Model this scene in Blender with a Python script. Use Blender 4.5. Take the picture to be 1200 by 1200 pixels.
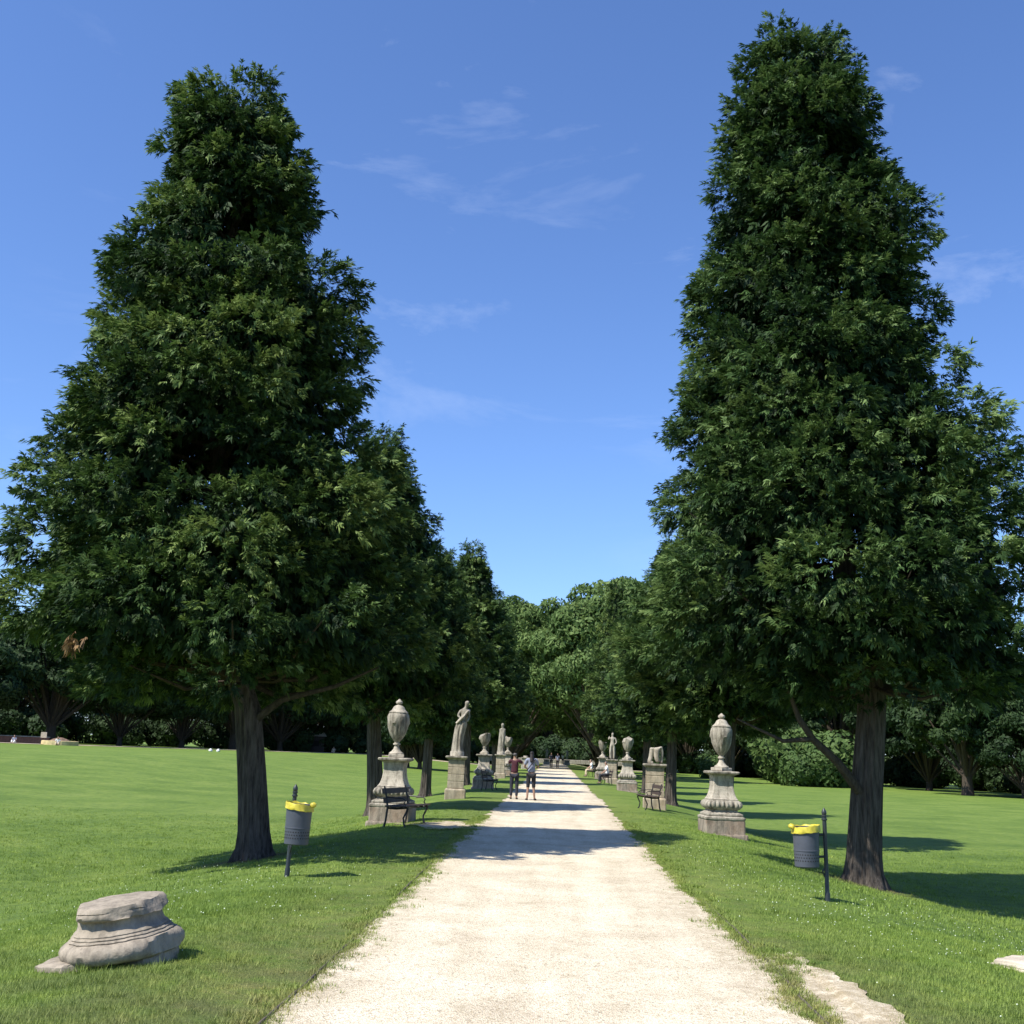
import bpy, math, random
import numpy as np
from mathutils import Vector, Matrix, noise as mnoise

# ------------------------------------------------------------------ scene, camera, sky, sun
S = bpy.context.scene
for o in list(bpy.data.objects): bpy.data.objects.remove(o)
C = S.collection
R = math.radians

cam_d = bpy.data.cameras.new("camera")
cam = bpy.data.objects.new("camera", cam_d); C.objects.link(cam); S.camera = cam
cam_d.sensor_width = 36.0; cam_d.lens = 1316 / 1200 * 36
cam_d.clip_start = 0.1; cam_d.clip_end = 5000
EYE = 1.65
_p, _y, _r = R(12.039), R(2.630), R(2.4)
f0 = Vector((-math.sin(_y) * math.cos(_p), math.cos(_y) * math.cos(_p), math.sin(_p)))
r0 = Vector((math.cos(_y), math.sin(_y), 0)); u0 = r0.cross(f0)
rr = r0 * math.cos(_r) + u0 * math.sin(_r); uu = -r0 * math.sin(_r) + u0 * math.cos(_r)
M3 = Matrix((rr, uu, -f0)).transposed()
cam.matrix_world = Matrix.Translation((0, 0, EYE)) @ M3.to_4x4()

SUN_TO = Vector((-0.80, -0.60, 0)).normalized()
SUN_EL = R(52)
sun_vec = Vector((SUN_TO.x * math.cos(SUN_EL), SUN_TO.y * math.cos(SUN_EL), math.sin(SUN_EL)))
sd = bpy.data.lights.new("sun", 'SUN'); sd.energy = 4.6; sd.angle = R(0.53); sd.color = (1.0, 0.955, 0.88)
so = bpy.data.objects.new("sun", sd); C.objects.link(so)
so.rotation_euler = sun_vec.to_track_quat('Z', 'Y').to_euler(); so.location = (-30, -20, 60)

W = bpy.data.worlds.new("World"); S.world = W; W.use_nodes = True
nt = W.node_tree; nt.nodes.clear()
N = nt.nodes.new; L = nt.links.new
wo = N('ShaderNodeOutputWorld'); bg = N('ShaderNodeBackground'); sky = N('ShaderNodeTexSky')
sky.sky_type = 'NISHITA'; sky.sun_disc = False; sky.sun_elevation = SUN_EL
sky.sun_rotation = math.atan2(SUN_TO.x, SUN_TO.y); sky.altitude = 200; sky.air_density = 1.0; sky.dust_density = 0.6; sky.ozone_density = 2.5
tint = N('ShaderNodeMix'); tint.data_type = 'RGBA'; tint.blend_type = 'MULTIPLY'; tint.inputs[0].default_value = 1
tint.inputs[7].default_value = (.77, .95, 1.28, 1)
L(sky.outputs[0], tint.inputs[6])
tc = N('ShaderNodeTexCoord'); mp = N('ShaderNodeMapping'); mp.inputs['Scale'].default_value = (1.6, 1.6, 5.0)
mp.inputs['Rotation'].default_value = (R(12), R(-18), 0)
L(tc.outputs['Generated'], mp.inputs[0])
n1 = N('ShaderNodeTexNoise'); n1.inputs['Scale'].default_value = 2.3; n1.inputs['Detail'].default_value = 9; n1.inputs['Roughness'].default_value = .62; n1.inputs['Distortion'].default_value = .5
n2 = N('ShaderNodeTexNoise'); n2.inputs['Scale'].default_value = 1.1; n2.inputs['Detail'].default_value = 3
L(mp.outputs[0], n1.inputs[0]); L(tc.outputs['Generated'], n2.inputs[0])
mr1 = N('ShaderNodeMapRange'); mr1.inputs[1].default_value = .53; mr1.inputs[2].default_value = .82
mr2 = N('ShaderNodeMapRange'); mr2.inputs[1].default_value = .50; mr2.inputs[2].default_value = .68
L(n1.outputs[0], mr1.inputs[0]); L(n2.outputs[0], mr2.inputs[0])
mu = N('ShaderNodeMath'); mu.operation = 'MULTIPLY'; L(mr1.outputs[0], mu.inputs[0]); L(mr2.outputs[0], mu.inputs[1])
mu2 = N('ShaderNodeMath'); mu2.operation = 'MULTIPLY'; L(mu.outputs[0], mu2.inputs[0]); mu2.inputs[1].default_value = .36
cm = N('ShaderNodeMix'); cm.data_type = 'RGBA'; L(mu2.outputs[0], cm.inputs[0]); L(tint.outputs[2], cm.inputs[6])
cm.inputs[7].default_value = (7.5, 8.0, 9.2, 1)
L(cm.outputs[2], bg.inputs[0]); bg.inputs[1].default_value = 0.10
L(bg.outputs[0], wo.inputs[0])

S.view_settings.view_transform = 'Standard'; S.view_settings.look = 'None'
S.view_settings.exposure = 0.75; S.view_settings.gamma = 1; S.view_settings.use_curve_mapping = False
S.render.engine = 'CYCLES'
S.cycles.max_bounces = 6; S.cycles.transparent_max_bounces = 4; S.cycles.diffuse_bounces = 3; S.cycles.glossy_bounces = 2

# ------------------------------------------------------------------ helpers
rng = np.random.default_rng(7)
random.seed(7)

def tag(o, label=None, cat=None, group=None, kind=None):
    if label: o['label'] = label
    if cat: o['category'] = cat
    if group: o['group'] = group
    if kind: o['kind'] = kind
    return o

def empty(name, loc, rz=0.0):
    o = bpy.data.objects.new(name, None); C.objects.link(o); o.location = loc; o.rotation_euler = (0, 0, rz)
    o.empty_display_size = .3
    return o

def link(name, me, mat=None, parent=None, smooth=False):
    if mat is not None and len(me.materials) == 0: me.materials.append(mat)
    if smooth:
        me.polygons.foreach_set('use_smooth', [True] * len(me.polygons))
    o = bpy.data.objects.new(name, me); C.objects.link(o)
    if parent: o.parent = parent
    return o

def np_mesh(name, V, F, tone=None):
    """V (n,3), F (m,k) all same arity; tone: optional per-face value"""
    me = bpy.data.meshes.new(name)
    V = np.asarray(V, np.float32); F = np.asarray(F, np.int32); m, k = F.shape
    me.vertices.add(len(V)); me.vertices.foreach_set('co', V.ravel())
    me.loops.add(m * k); me.loops.foreach_set('vertex_index', F.ravel())
    me.polygons.add(m); me.polygons.foreach_set('loop_start', np.arange(0, m * k, k, dtype=np.int32))
    me.update(calc_edges=True)
    if tone is not None:
        a = me.attributes.new('tone', 'FLOAT', 'FACE'); a.data.foreach_set('value', np.asarray(tone, np.float32))
    return me

class MB:
    """collects shapes into one mesh"""
    def __init__(s): s.v = []; s.f = []
    def add(s, V, F):
        b = len(s.v); s.v += [tuple(x) for x in V]; s.f += [tuple(i + b for i in f) for f in F]; return s
    def box(s, c, d, rz=0, bev=0.0, top=1.0):
        hx, hy, hz = d[0] / 2, d[1] / 2, d[2] / 2
        b = min(bev, hx * .5, hy * .5, hz * .5)
        rings = [(-hz, hx - b, hy - b), (-hz + b, hx, hy), (hz - b, hx * top, hy * top), (hz, hx * top - b, hy * top - b)] if b > 0 else [(-hz, hx, hy), (hz, hx * top, hy * top)]
        V = []
        for z, a, e in rings:
            for x, y in ((-a, -e), (a, -e), (a, e), (-a, e)):
                cr, sr = math.cos(rz), math.sin(rz)
                V.append((c[0] + x * cr - y * sr, c[1] + x * sr + y * cr, c[2] + z))
        n = len(rings); F = [(3, 2, 1, 0), tuple(4 * (n - 1) + i for i in range(4))]
        for k in range(n - 1):
            for i in range(4):
                j = (i + 1) % 4; F.append((4 * k + i, 4 * k + j, 4 * k + 4 + j, 4 * k + 4 + i))
        return s.add(V, F)
    def tube(s, pts, rad, n=8, cap=True):
        pts = [Vector(p) for p in pts]; V = []; F = []
        if not hasattr(rad, '__len__'): rad = [rad] * len(pts)
        up = Vector((0.13, 0.07, 1)).normalized()
        prev = None
        for i, p in enumerate(pts):
            t = (pts[min(i + 1, len(pts) - 1)] - pts[max(i - 1, 0)]).normalized()
            if prev is None:
                a = t.cross(up)
                if a.length < .1: a = t.cross(Vector((1, 0, 0)))
            else: a = prev - t * prev.dot(t)
            a.normalize(); b = t.cross(a); prev = a
            for k in range(n):
                g = 2 * math.pi * k / n; V.append(p + (a * math.cos(g) + b * math.sin(g)) * rad[i])
        for i in range(len(pts) - 1):
            for k in range(n):
                j = (k + 1) % n; F.append((i * n + k, i * n + j, (i + 1) * n + j, (i + 1) * n + k))
        if cap:
            F.append(tuple(range(n - 1, -1, -1))); F.append(tuple((len(pts) - 1) * n + k for k in range(n)))
        return s.add(V, F)
    def rings(s, ringlist, cap=True):
        """list of equal-length vertex rings"""
        n = len(ringlist[0]); V = [v for r_ in ringlist for v in r_]; F = []
        for i in range(len(ringlist) - 1):
            for k in range(n):
                j = (k + 1) % n; F.append((i * n + k, i * n + j, (i + 1) * n + j, (i + 1) * n + k))
        if cap:
            F.append(tuple(range(n - 1, -1, -1))); F.append(tuple((len(ringlist) - 1) * n + k for k in range(n)))
        return s.add(V, F)
    def lathe(s, prof, n=32, c=(0, 0, 0), mod=None):
        rl = []
        for i, (z, r_) in enumerate(prof):
            rl.append([(c[0] + r_ * (1 + (mod(z, 2 * math.pi * k / n) if mod else 0)) * math.cos(2 * math.pi * k / n),
                        c[1] + r_ * (1 + (mod(z, 2 * math.pi * k / n) if mod else 0)) * math.sin(2 * math.pi * k / n), c[2] + z) for k in range(n)])
        return s.rings(rl)
    def mesh(s, name):
        me = bpy.data.meshes.new(name); me.from_pydata([tuple(v) for v in s.v], [], s.f); me.update(); return me
    def build(s, name, mat, parent=None, smooth=False, rough=0.0, rs=6.0, seed=0.0):
        if rough:
            for i, v in enumerate(s.v):
                q = Vector(v) * rs + Vector((seed, seed * 1.7, 0))
                d = mnoise.noise_vector(q) * rough + mnoise.noise_vector(q * 3.1) * rough * .45
                s.v[i] = (v[0] + d.x, v[1] + d.y, v[2] + d.z * .6)
        o = link(name, s.mesh(name), mat, parent, smooth)
        if smooth:
            try: o.data.set_sharp_from_angle(angle=R(42))
            except Exception: pass
        return o

def sm(t):
    t = np.clip(t, 0, 1); return t * t * (3 - 2 * t)
def gz(x, y):
    x = np.asarray(x, float); y = np.asarray(y, float)
    z = -0.65 * sm((np.abs(x) - 2.6) / 5.4)
    return z + 1.0 * sm((-x - 10) / 20.) * sm((y - 20) / 60.)
def G(x, y): return (x, y, float(gz(x, y)))

def vnoise(x, y, seed=0):
    x = np.asarray(x, float); y = np.asarray(y, float)
    xi = np.floor(x).astype(int); yi = np.floor(y).astype(int); fx = x - xi; fy = y - yi
    fx = fx * fx * (3 - 2 * fx); fy = fy * fy * (3 - 2 * fy)
    def h(a, b):
        n = (a * 374761393 + b * 668265263 + seed * 974711) & 0x7fffffff
        n = ((n ^ (n >> 13)) * 1274126177) & 0x7fffffff
        return ((n ^ (n >> 16)) & 0xffff) / 65535.
    return (h(xi, yi) * (1 - fx) + h(xi + 1, yi) * fx) * (1 - fy) + (h(xi, yi + 1) * (1 - fx) + h(xi + 1, yi + 1) * fx) * fy
def fbm(x, y, seed=0):
    return (vnoise(x, y, seed) * .55 + vnoise(x * 2.1, y * 2.1, seed + 1) * .28 + vnoise(x * 4.3, y * 4.3, seed + 2) * .17)

# ------------------------------------------------------------------ materials
def mat(name):
    m = bpy.data.materials.new(name); m.use_nodes = True
    t = m.node_tree; b = t.nodes['Principled BSDF']; return m, t, b
def noise_ramp(t, scale, cols, detail=6, rough=.6, coord=None, pos=None):
    n = t.nodes.new('ShaderNodeTexNoise'); n.inputs['Scale'].default_value = scale; n.inputs['Detail'].default_value = detail; n.inputs['Roughness'].default_value = rough
    if coord is not None: t.links.new(coord, n.inputs['Vector'])
    r_ = t.nodes.new('ShaderNodeValToRGB'); t.links.new(n.outputs[0], r_.inputs[0])
    e = r_.color_ramp.elements; pos = pos or [i / (len(cols) - 1) for i in range(len(cols))]
    while len(e) < len(cols): e.new(.5)
    for k, c in enumerate(cols):
        e[k].position = pos[k]; e[k].color = (*c, 1)
    return n, r_
def geo_pos(t):
    g = t.nodes.new('ShaderNodeNewGeometry'); return g.outputs['Position']
def obj_pos(t):
    g = t.nodes.new('ShaderNodeTexCoord'); return g.outputs['Object']
def mixc(t, a, b, fac, mode='MIX'):
    m = t.nodes.new('ShaderNodeMix'); m.data_type = 'RGBA'; m.blend_type = mode
    for s_, v in ((0, fac), (6, a), (7, b)):
        if isinstance(v, (int, float)): m.inputs[s_].default_value = v
        elif isinstance(v, tuple): m.inputs[s_].default_value = (*v, 1)
        else: t.links.new(v, m.inputs[s_])
    return m.outputs[2]
def mrange(t, v, a, b, c=0, d=1):
    m = t.nodes.new('ShaderNodeMapRange'); t.links.new(v, m.inputs[0])
    for i, x in enumerate((a, b, c, d)): m.inputs[i + 1].default_value = x
    return m.outputs[0]
def math_(t, op, a, b=None):
    m = t.nodes.new('ShaderNodeMath'); m.operation = op
    for i, v in enumerate((a, b)):
        if v is None: continue
        if isinstance(v, (int, float)): m.inputs[i].default_value = v
        else: t.links.new(v, m.inputs[i])
    return m.outputs[0]
def bump(t, b, h, strength=.4, dist=.02):
    n = t.nodes.new('ShaderNodeBump'); n.inputs['Strength'].default_value = strength; n.inputs['Distance'].default_value = dist
    t.links.new(h, n.inputs['Height']); t.links.new(n.outputs[0], b.inputs['Normal'])
def plain(name, col, rough=.6, metal=0, var=.15, scale=8, bmp=.0):
    m, t, b = mat(name)
    lo = tuple(c * (1 - var) for c in col); hi = tuple(min(1, c * (1 + var)) for c in col)
    n, r_ = noise_ramp(t, scale, [lo, hi], coord=obj_pos(t), pos=[.35, .65])
    t.links.new(r_.outputs[0], b.inputs['Base Color']); b.inputs['Roughness'].default_value = rough; b.inputs['Metallic'].default_value = metal
    if bmp: bump(t, b, n.outputs[0], bmp, .01)
    return m

# lawn colour shared by the turf sheet and the blades
def lawn_color(t, blade=False):
    p = geo_pos(t)
    _, big = noise_ramp(t, .35, [(.108, .180, .030), (.155, .235, .043), (.205, .278, .062)], coord=p, pos=[.3, .5, .72], detail=5)
    _, mid = noise_ramp(t, 3.3, [(.55, .62, .55), (1.0, 1.0, 1.0), (1.35, 1.2, 1.15)], coord=p, pos=[.28, .5, .75], detail=8, rough=.7)
    c = mixc(t, big.outputs[0], mid.outputs[0], 1.0, 'MULTIPLY')
    sx = t.nodes.new('ShaderNodeSeparateXYZ'); t.links.new(p, sx.inputs[0])
    ax = math_(t, 'ABSOLUTE', sx.outputs[0])
    near = mrange(t, ax, 1.6, 3.4, 1, 0)
    neary = mrange(t, sx.outputs[1], 7, 13, 1, .35)
    nn = t.nodes.new('ShaderNodeTexNoise'); nn.inputs['Scale'].default_value = 2.6; nn.inputs['Detail'].default_value = 9; nn.inputs['Roughness'].default_value = .7; t.links.new(p, nn.inputs[0])
    dry = math_(t, 'MULTIPLY', math_(t, 'MULTIPLY', near, neary), mrange(t, nn.outputs[0], .36, .60))
    c = mixc(t, c, (.30, .24, .115), math_(t, 'MULTIPLY', dry, .8))
    for tx, ty in ((-4.9, 19.1), (5.4, 20.5)):
        vd = t.nodes.new('ShaderNodeVectorMath'); vd.operation = 'DISTANCE'; t.links.new(p, vd.inputs[0]); vd.inputs[1].default_value = (tx, ty, -.3)
        c = mixc(t, c, (.11, .085, .045), math_(t, 'MULTIPLY', mrange(t, vd.outputs['Value'], .4, 1.1, 1, 0), mrange(t, nn.outputs[0], .35, .55)))
    # worn duller turf close to the path in the foreground
    nn2 = t.nodes.new('ShaderNodeTexNoise'); nn2.inputs['Scale'].default_value = .9; nn2.inputs['Detail'].default_value = 4; t.links.new(p, nn2.inputs[0])
    dull = math_(t, 'MULTIPLY', mrange(t, sx.outputs[1], 8, 12, 1, 0), mrange(t, nn2.outputs[0], .42, .6))
    c = mixc(t, c, (.115, .145, .05), math_(t, 'MULTIPLY', dull, .55))
    return c, p

m_turf, t, b = mat('lawn_turf')
c, p = lawn_color(t)
nf = t.nodes.new('ShaderNodeTexNoise'); nf.inputs['Scale'].default_value = 42; nf.inputs['Detail'].default_value = 8; nf.inputs['Roughness'].default_value = .75; t.links.new(p, nf.inputs[0])
c = mixc(t, c, mixc(t, (.5, .55, .5), (1.25, 1.2, 1.1), mrange(t, nf.outputs[0], .35, .68)), 1.0, 'MULTIPLY')
t.links.new(c, b.inputs['Base Color']); b.inputs['Roughness'].default_value = .85; b.inputs['Specular IOR Level'].default_value = .2
bump(t, b, nf.outputs[0], .8, .05)

m_blade, t, b = mat('grass_blade')
c, p = lawn_color(t, True)
at = t.nodes.new('ShaderNodeAttribute'); at.attribute_name = 'tone'
c = mixc(t, c, mixc(t, (.9, .95, .8), (1.75, 1.6, 1.5), at.outputs['Fac']), 1.0, 'MULTIPLY')
t.links.new(c, b.inputs['Base Color']); b.inputs['Roughness'].default_value = .6; b.inputs['Specular IOR Level'].default_value = .3
b.inputs['Transmission Weight'].default_value = 0
tr = t.nodes.new('ShaderNodeBsdfTranslucent'); t.links.new(c, tr.inputs[0])
ms = t.nodes.new('ShaderNodeMixShader'); ms.inputs[0].default_value = .35
out = [n for n in t.nodes if n.type == 'OUTPUT_MATERIAL'][0]
t.links.new(b.outputs[0], ms.inputs[1]); t.links.new(tr.outputs[0], ms.inputs[2]); t.links.new(ms.outputs[0], out.inputs[0])

m_gravel, t, b = mat('pale_gravel'); p = geo_pos(t)
_, r1 = noise_ramp(t, 1.1, [(.49, .42, .31), (.59, .52, .39), (.65, .58, .45)], coord=p, pos=[.3, .5, .7], detail=6)
vo = t.nodes.new('ShaderNodeTexVoronoi'); vo.inputs['Scale'].default_value = 75; t.links.new(p, vo.inputs[0])
vr = t.nodes.new('ShaderNodeTexVoronoi'); vr.inputs['Scale'].default_value = 28; t.links.new(p, vr.inputs[0])
sep = t.nodes.new('ShaderNodeSeparateColor'); t.links.new(vo.outputs['Color'], sep.inputs[0])
sep2 = t.nodes.new('ShaderNodeSeparateColor'); t.links.new(vr.outputs['Color'], sep2.inputs[0])
c = mixc(t, r1.outputs[0], mixc(t, (.66, .62, .55), (1.08, 1.08, 1.08), mrange(t, sep.outputs[0], .02, .5)), 1.0, 'MULTIPLY')
spk = math_(t, 'MULTIPLY', mrange(t, sep2.outputs[1], .90, .93), mrange(t, vr.outputs['Distance'], .42, .25))
c = mixc(t, c, (.22, .185, .14), math_(t, 'MULTIPLY', spk, .75))
nd = t.nodes.new('ShaderNodeTexNoise'); nd.inputs['Scale'].default_value = 2.4; nd.inputs['Detail'].default_value = 8; t.links.new(p, nd.inputs[0])
c = mixc(t, c, (.36, .30, .20), mrange(t, nd.outputs[0], .60, .74, 0, .6))
sx = t.nodes.new('ShaderNodeSeparateXYZ'); t.links.new(p, sx.inputs[0])
ed_ = mrange(t, math_(t, 'ABSOLUTE', sx.outputs[0]), 1.2, 1.8)
mpw = t.nodes.new('ShaderNodeMapping'); mpw.inputs['Scale'].default_value = (2.6, .22, 1); t.links.new(p, mpw.inputs[0])
nw = t.nodes.new('ShaderNodeTexNoise'); nw.inputs['Scale'].default_value = 1; nw.inputs['Detail'].default_value = 7; t.links.new(mpw.outputs[0], nw.inputs[0])
c = mixc(t, c, mixc(t, (.91, .90, .88), (1.03, 1.03, 1.03), mrange(t, nw.outputs[0], .36, .56)), 1.0, 'MULTIPLY')
nd2 = t.nodes.new('ShaderNodeTexNoise'); nd2.inputs['Scale'].default_value = 6; nd2.inputs['Detail'].default_value = 9; nd2.inputs['Roughness'].default_value = .75; t.links.new(p, nd2.inputs[0])
c = mixc(t, c, (.27, .215, .13), math_(t, 'MULTIPLY', ed_, mrange(t, nd2.outputs[0], .42, .62, 0, .8)))
c = mixc(t, c, (.33, .265, .165), math_(t, 'MULTIPLY', mrange(t, math_(t, 'ABSOLUTE', sx.outputs[0]), 1.78, 1.95), mrange(t, nd2.outputs[0],   .34, .64, 0, .6)))
t.links.new(c, b.inputs['Base Color']); b.inputs['Roughness'].default_value = .95; b.inputs['Specular IOR Level'].default_value = .1
bump(t, b, vo.outputs['Distance'], .7, .012)

def stone(name, base, stain=(.10, .085, .065), amt=.55, warm=None, courses=False):
    m, t, b = mat(name); p = obj_pos(t)
    n, r_ = noise_ramp(t, 3.2, [tuple(x * .72 for x in base), base, tuple(min(.8, x * 1.2) for x in base)], coord=p, pos=[.3, .5, .72], detail=9, rough=.65)
    c = r_.outputs[0]
    if warm:
        nw = t.nodes.new('ShaderNodeTexNoise'); nw.inputs['Scale'].default_value = 2.1; t.links.new(p, nw.inputs[0])
        c = mixc(t, c, warm, mrange(t, nw.outputs[0], .45, .65, 0, .7))
    # dark lichen and run-off stains, stretched downwards
    mp_ = t.nodes.new('ShaderNodeMapping'); mp_.inputs['Scale'].default_value = (9, 9, 2.2); t.links.new(p, mp_.inputs[0])
    ns = t.nodes.new('ShaderNodeTexNoise'); ns.inputs['Scale'].default_value = 1.0; ns.inputs['Detail'].default_value = 8; ns.inputs['Roughness'].default_value = .7; t.links.new(mp_.outputs[0], ns.inputs[0])
    c = mixc(t, c, stain, mrange(t, ns.outputs[0], .44, .62, 0, amt))
    nl = t.nodes.new('ShaderNodeTexNoise'); nl.inputs['Scale'].default_value = 26; nl.inputs['Detail'].default_value = 6; t.links.new(p, nl.inputs[0])
    c = mixc(t, c, tuple(x * .45 for x in base), mrange(t, nl.outputs[0], .56, .7, 0, .55))
    t.links.new(c, b.inputs['Base Color']); b.inputs['Roughness'].default_value = .9; b.inputs['Specular IOR Level'].default_value = .2
    bump(t, b, nl.outputs[0], .45, .015)
    return m
m_stone = stone('weathered_limestone', (.33, .30, .24), amt=.85)
m_stone_w = stone('stained_limestone', (.31, .26, .205), warm=(.27, .185, .13), amt=.75)
m_pale = stone('pale_limestone', (.42, .375, .30), amt=.6)
m_brickstone = stone('sandy_block_stone', (.40, .34, .25), warm=(.34, .26, .17), amt=.45)
m_slab = stone('bleached_stone', (.52, .45, .35), stain=(.30, .25, .18), amt=.5)
m_base = stone('grey_beige_stone', (.30, .255, .195), stain=(.13, .11, .085), amt=.6)

def bark(name, a, bcol):
    m, t, b = mat(name); p = obj_pos(t)
    mp_ = t.nodes.new('ShaderNodeMapping'); mp_.inputs['Scale'].default_value = (11, 11, 1.1); t.links.new(p, mp_.inputs[0])
    n, r_ = noise_ramp(t, 1.6, [a, bcol], coord=mp_.outputs[0], pos=[.35, .68], detail=9, rough=.7)
    t.links.new(r_.outputs[0], b.inputs['Base Color']); b.inputs['Roughness'].default_value = .95; b.inputs['Specular IOR Level'].default_value = .15
    bump(t, b, n.outputs[0], .9, .06); return m
m_bark = bark('cypress_bark', (.028, .023, .019), (.14, .118, .098))
m_bark2 = bark('dark_bark', (.035, .028, .022), (.10, .08, .06))

def foliage(name, dark, mid, light, trans=.22, rough=.65, spec=.2):
    m, t, b = mat(name)
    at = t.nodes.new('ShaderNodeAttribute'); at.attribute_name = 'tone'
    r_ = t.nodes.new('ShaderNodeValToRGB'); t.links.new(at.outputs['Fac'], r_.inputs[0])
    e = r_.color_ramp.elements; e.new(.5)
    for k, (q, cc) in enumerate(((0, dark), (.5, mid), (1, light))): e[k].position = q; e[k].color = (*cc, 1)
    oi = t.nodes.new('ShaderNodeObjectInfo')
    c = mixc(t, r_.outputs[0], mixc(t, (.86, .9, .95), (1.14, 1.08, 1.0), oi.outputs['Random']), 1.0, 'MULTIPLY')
    t.links.new(c, b.inputs['Base Color']); b.inputs['Roughness'].default_value = rough; b.inputs['Specular IOR Level'].default_value = spec
    tr = t.nodes.new('ShaderNodeBsdfTranslucent'); t.links.new(c, tr.inputs[0])
    ms = t.nodes.new('ShaderNodeMixShader'); ms.inputs[0].default_value = trans
    out = [n for n in t.nodes if n.type == 'OUTPUT_MATERIAL'][0]
    t.links.new(b.outputs[0], ms.inputs[1]); t.links.new(tr.outputs[0], ms.inputs[2]); t.links.new(ms.outputs[0], out.inputs[0])
    return m
m_cyp = foliage('cypress_foliage', (.014, .034, .012), (.058, .112, .027), (.21, .29, .090), trans=.25, rough=.62, spec=.22)
m_cypd = foliage('brown_foliage', (.06, .04, .02), (.16, .10, .05), (.3, .2, .1))
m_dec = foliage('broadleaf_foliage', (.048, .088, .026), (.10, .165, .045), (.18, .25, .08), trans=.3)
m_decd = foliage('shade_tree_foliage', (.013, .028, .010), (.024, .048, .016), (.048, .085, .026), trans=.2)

# ------------------------------------------------------------------ ground, path
def axis(parts):
    a = []
    for lo, hi, st in parts: a += list(np.arange(lo, hi, st))
    a.append(parts[-1][1]); return np.array(a, float)
def sheet(xs, ys, zf):
    X, Y = np.meshgrid(xs, ys); V = np.stack([X.ravel(), Y.ravel(), zf(X, Y).ravel()], 1)
    nx = len(xs); i, j = np.meshgrid(np.arange(nx - 1), np.arange(len(ys) - 1)); a = (j * nx + i).ravel()
    return V, np.stack([a, a + 1, a + nx + 1, a + nx], 1)
xs = axis([(-1600, -200, 200), (-200, -60, 14), (-60, -12, 2), (-12, 12, .2), (12, 60, 2), (60, 200, 14), (200, 1600, 200)])
ys = axis([(-400, -20, 38), (-20, 4, 2), (4, 32, .2), (32, 120, 2), (120, 300, 15), (300, 2400, 300)])
V, F = sheet(xs, ys, gz)
near_m = (V[:, 1] < 33) & (V[:, 1] > 4) & (np.abs(V[:, 0]) < 13)
V[:, 2] += np.where(near_m & (np.abs(V[:, 0]) > 2.1), (fbm(V[:, 0] * 1.4, V[:, 1] * 1.4, 5) - .5) * .05, 0)
tag(link('ground', np_mesh('ground', V, F), m_turf, smooth=True), kind='structure')

def edgeL(y): return -1.70 + .05 * np.sin(y * .21) - .04 * sm((9 - y) / 5.)
def edgeR(y): return 1.82 - .10 * sm((10.5 - y) / 4.) - .06 * sm((y - 20) / 40) + .03 * np.sin(y * .33)
def path_mask(x, y, soft=1.0):
    """positive inside gravel"""
    hf = (fbm(x * 9, y * 7, 14) - .5) * .11
    nL = (fbm(x * 2.2, y * 1.3, 11) - .5) * (.12 + .30 * sm((y - 17) / 8)) * soft + hf
    nR = (fbm(x * 1.8 + 9, y * 1.0, 21) - .5) * (.18 + .12 * sm((y - 12) / 8)) * soft + hf
    inside = np.minimum(x - (edgeL(y) + nL), (edgeR(y) + nR) - x)
    # bare patch on the right, beside the kerb strip
    pr = .34 - np.hypot((x - 2.06 - .06 * (8 - y)) / 1.0, (y - 7.4) / 10.5) + (fbm(x * 3, y * 2.2, 31) - .5) * .30 + hf
    pr = np.minimum(pr, (10.6 - y) * .3)
    pr = np.minimum(pr, (x - 1.86) + (fbm(x * 2, y * 3, 33) - .5) * .16)
    # trodden patch round the bench
    pl = .62 - np.hypot((x + 2.35) / 1.5, (y - 25.6) / 2.2) + (fbm(x * 2, y * 1.6, 41) - .5) * .5
    ps = -1
    return np.maximum(np.maximum(inside, pr), pl)
cx = .036; cy = .05
xs2 = np.arange(-4.2, 3.6, cx); ys2 = np.arange(3.0, 46, cy)
V, F = sheet(xs2, ys2, lambda x, y: gz(x, y) + .012)
cen = V[F].mean(1); pm = path_mask(V[:, 0], V[:, 1]); keep = (pm[F] > 0).any(1)
F = F[keep]; used, inv = np.unique(F, return_inverse=True); V = V[used]; F = inv.reshape(F.shape)
for it in range(3):
    m0 = path_mask(V[:, 0], V[:, 1]); e_ = .004
    gx = (path_mask(V[:, 0] + e_, V[:, 1]) - m0) / e_; gy = (path_mask(V[:, 0], V[:, 1] + e_) - m0) / e_
    g2 = np.maximum(gx ** 2 + gy ** 2, .3); st = np.where(m0 < 0, -m0 / g2, 0)
    V[:, 0] += np.clip(gx * st, -cx * .6, cx * .6); V[:, 1] += np.clip(gy * st, -cy * .6, cy * .6)
V[:, 2] = gz(V[:, 0], V[:, 1]) + .012
V[:, 2] = np.where(np.abs(V[:, 0]) > 2.1, V[:, 2] + np.where((V[:, 1] < 33) & (V[:, 1] > 4), (fbm(V[:, 0] * 1.4, V[:, 1] * 1.4, 5) - .5) * .05 + .012, 0), V[:, 2] + .004 * 0)
nb = len(V)
ysf = np.concatenate([np.arange(46, 190, .5)])
Vf = []; Ff = []
for i, y in enumerate(ysf):
    a = float(edgeL(y)) + (random.random() - .5) * .22; c_ = float(edgeR(y)) + (random.random() - .5) * .18
    for k in range(5): Vf.append((a + (c_ - a) * k / 4, y, .012))
for i in range(len(ysf) - 1):
    for k in range(4): Ff.append((nb + i * 5 + k, nb + i * 5 + k + 1, nb + i * 5 + 6 + k, nb + i * 5 + 5 + k))
V = np.concatenate([V, np.array(Vf)]); F = np.concatenate([F, np.array(Ff)])
nb = len(V); ysb = np.arange(-40, 3.5, 1.5)
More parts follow.
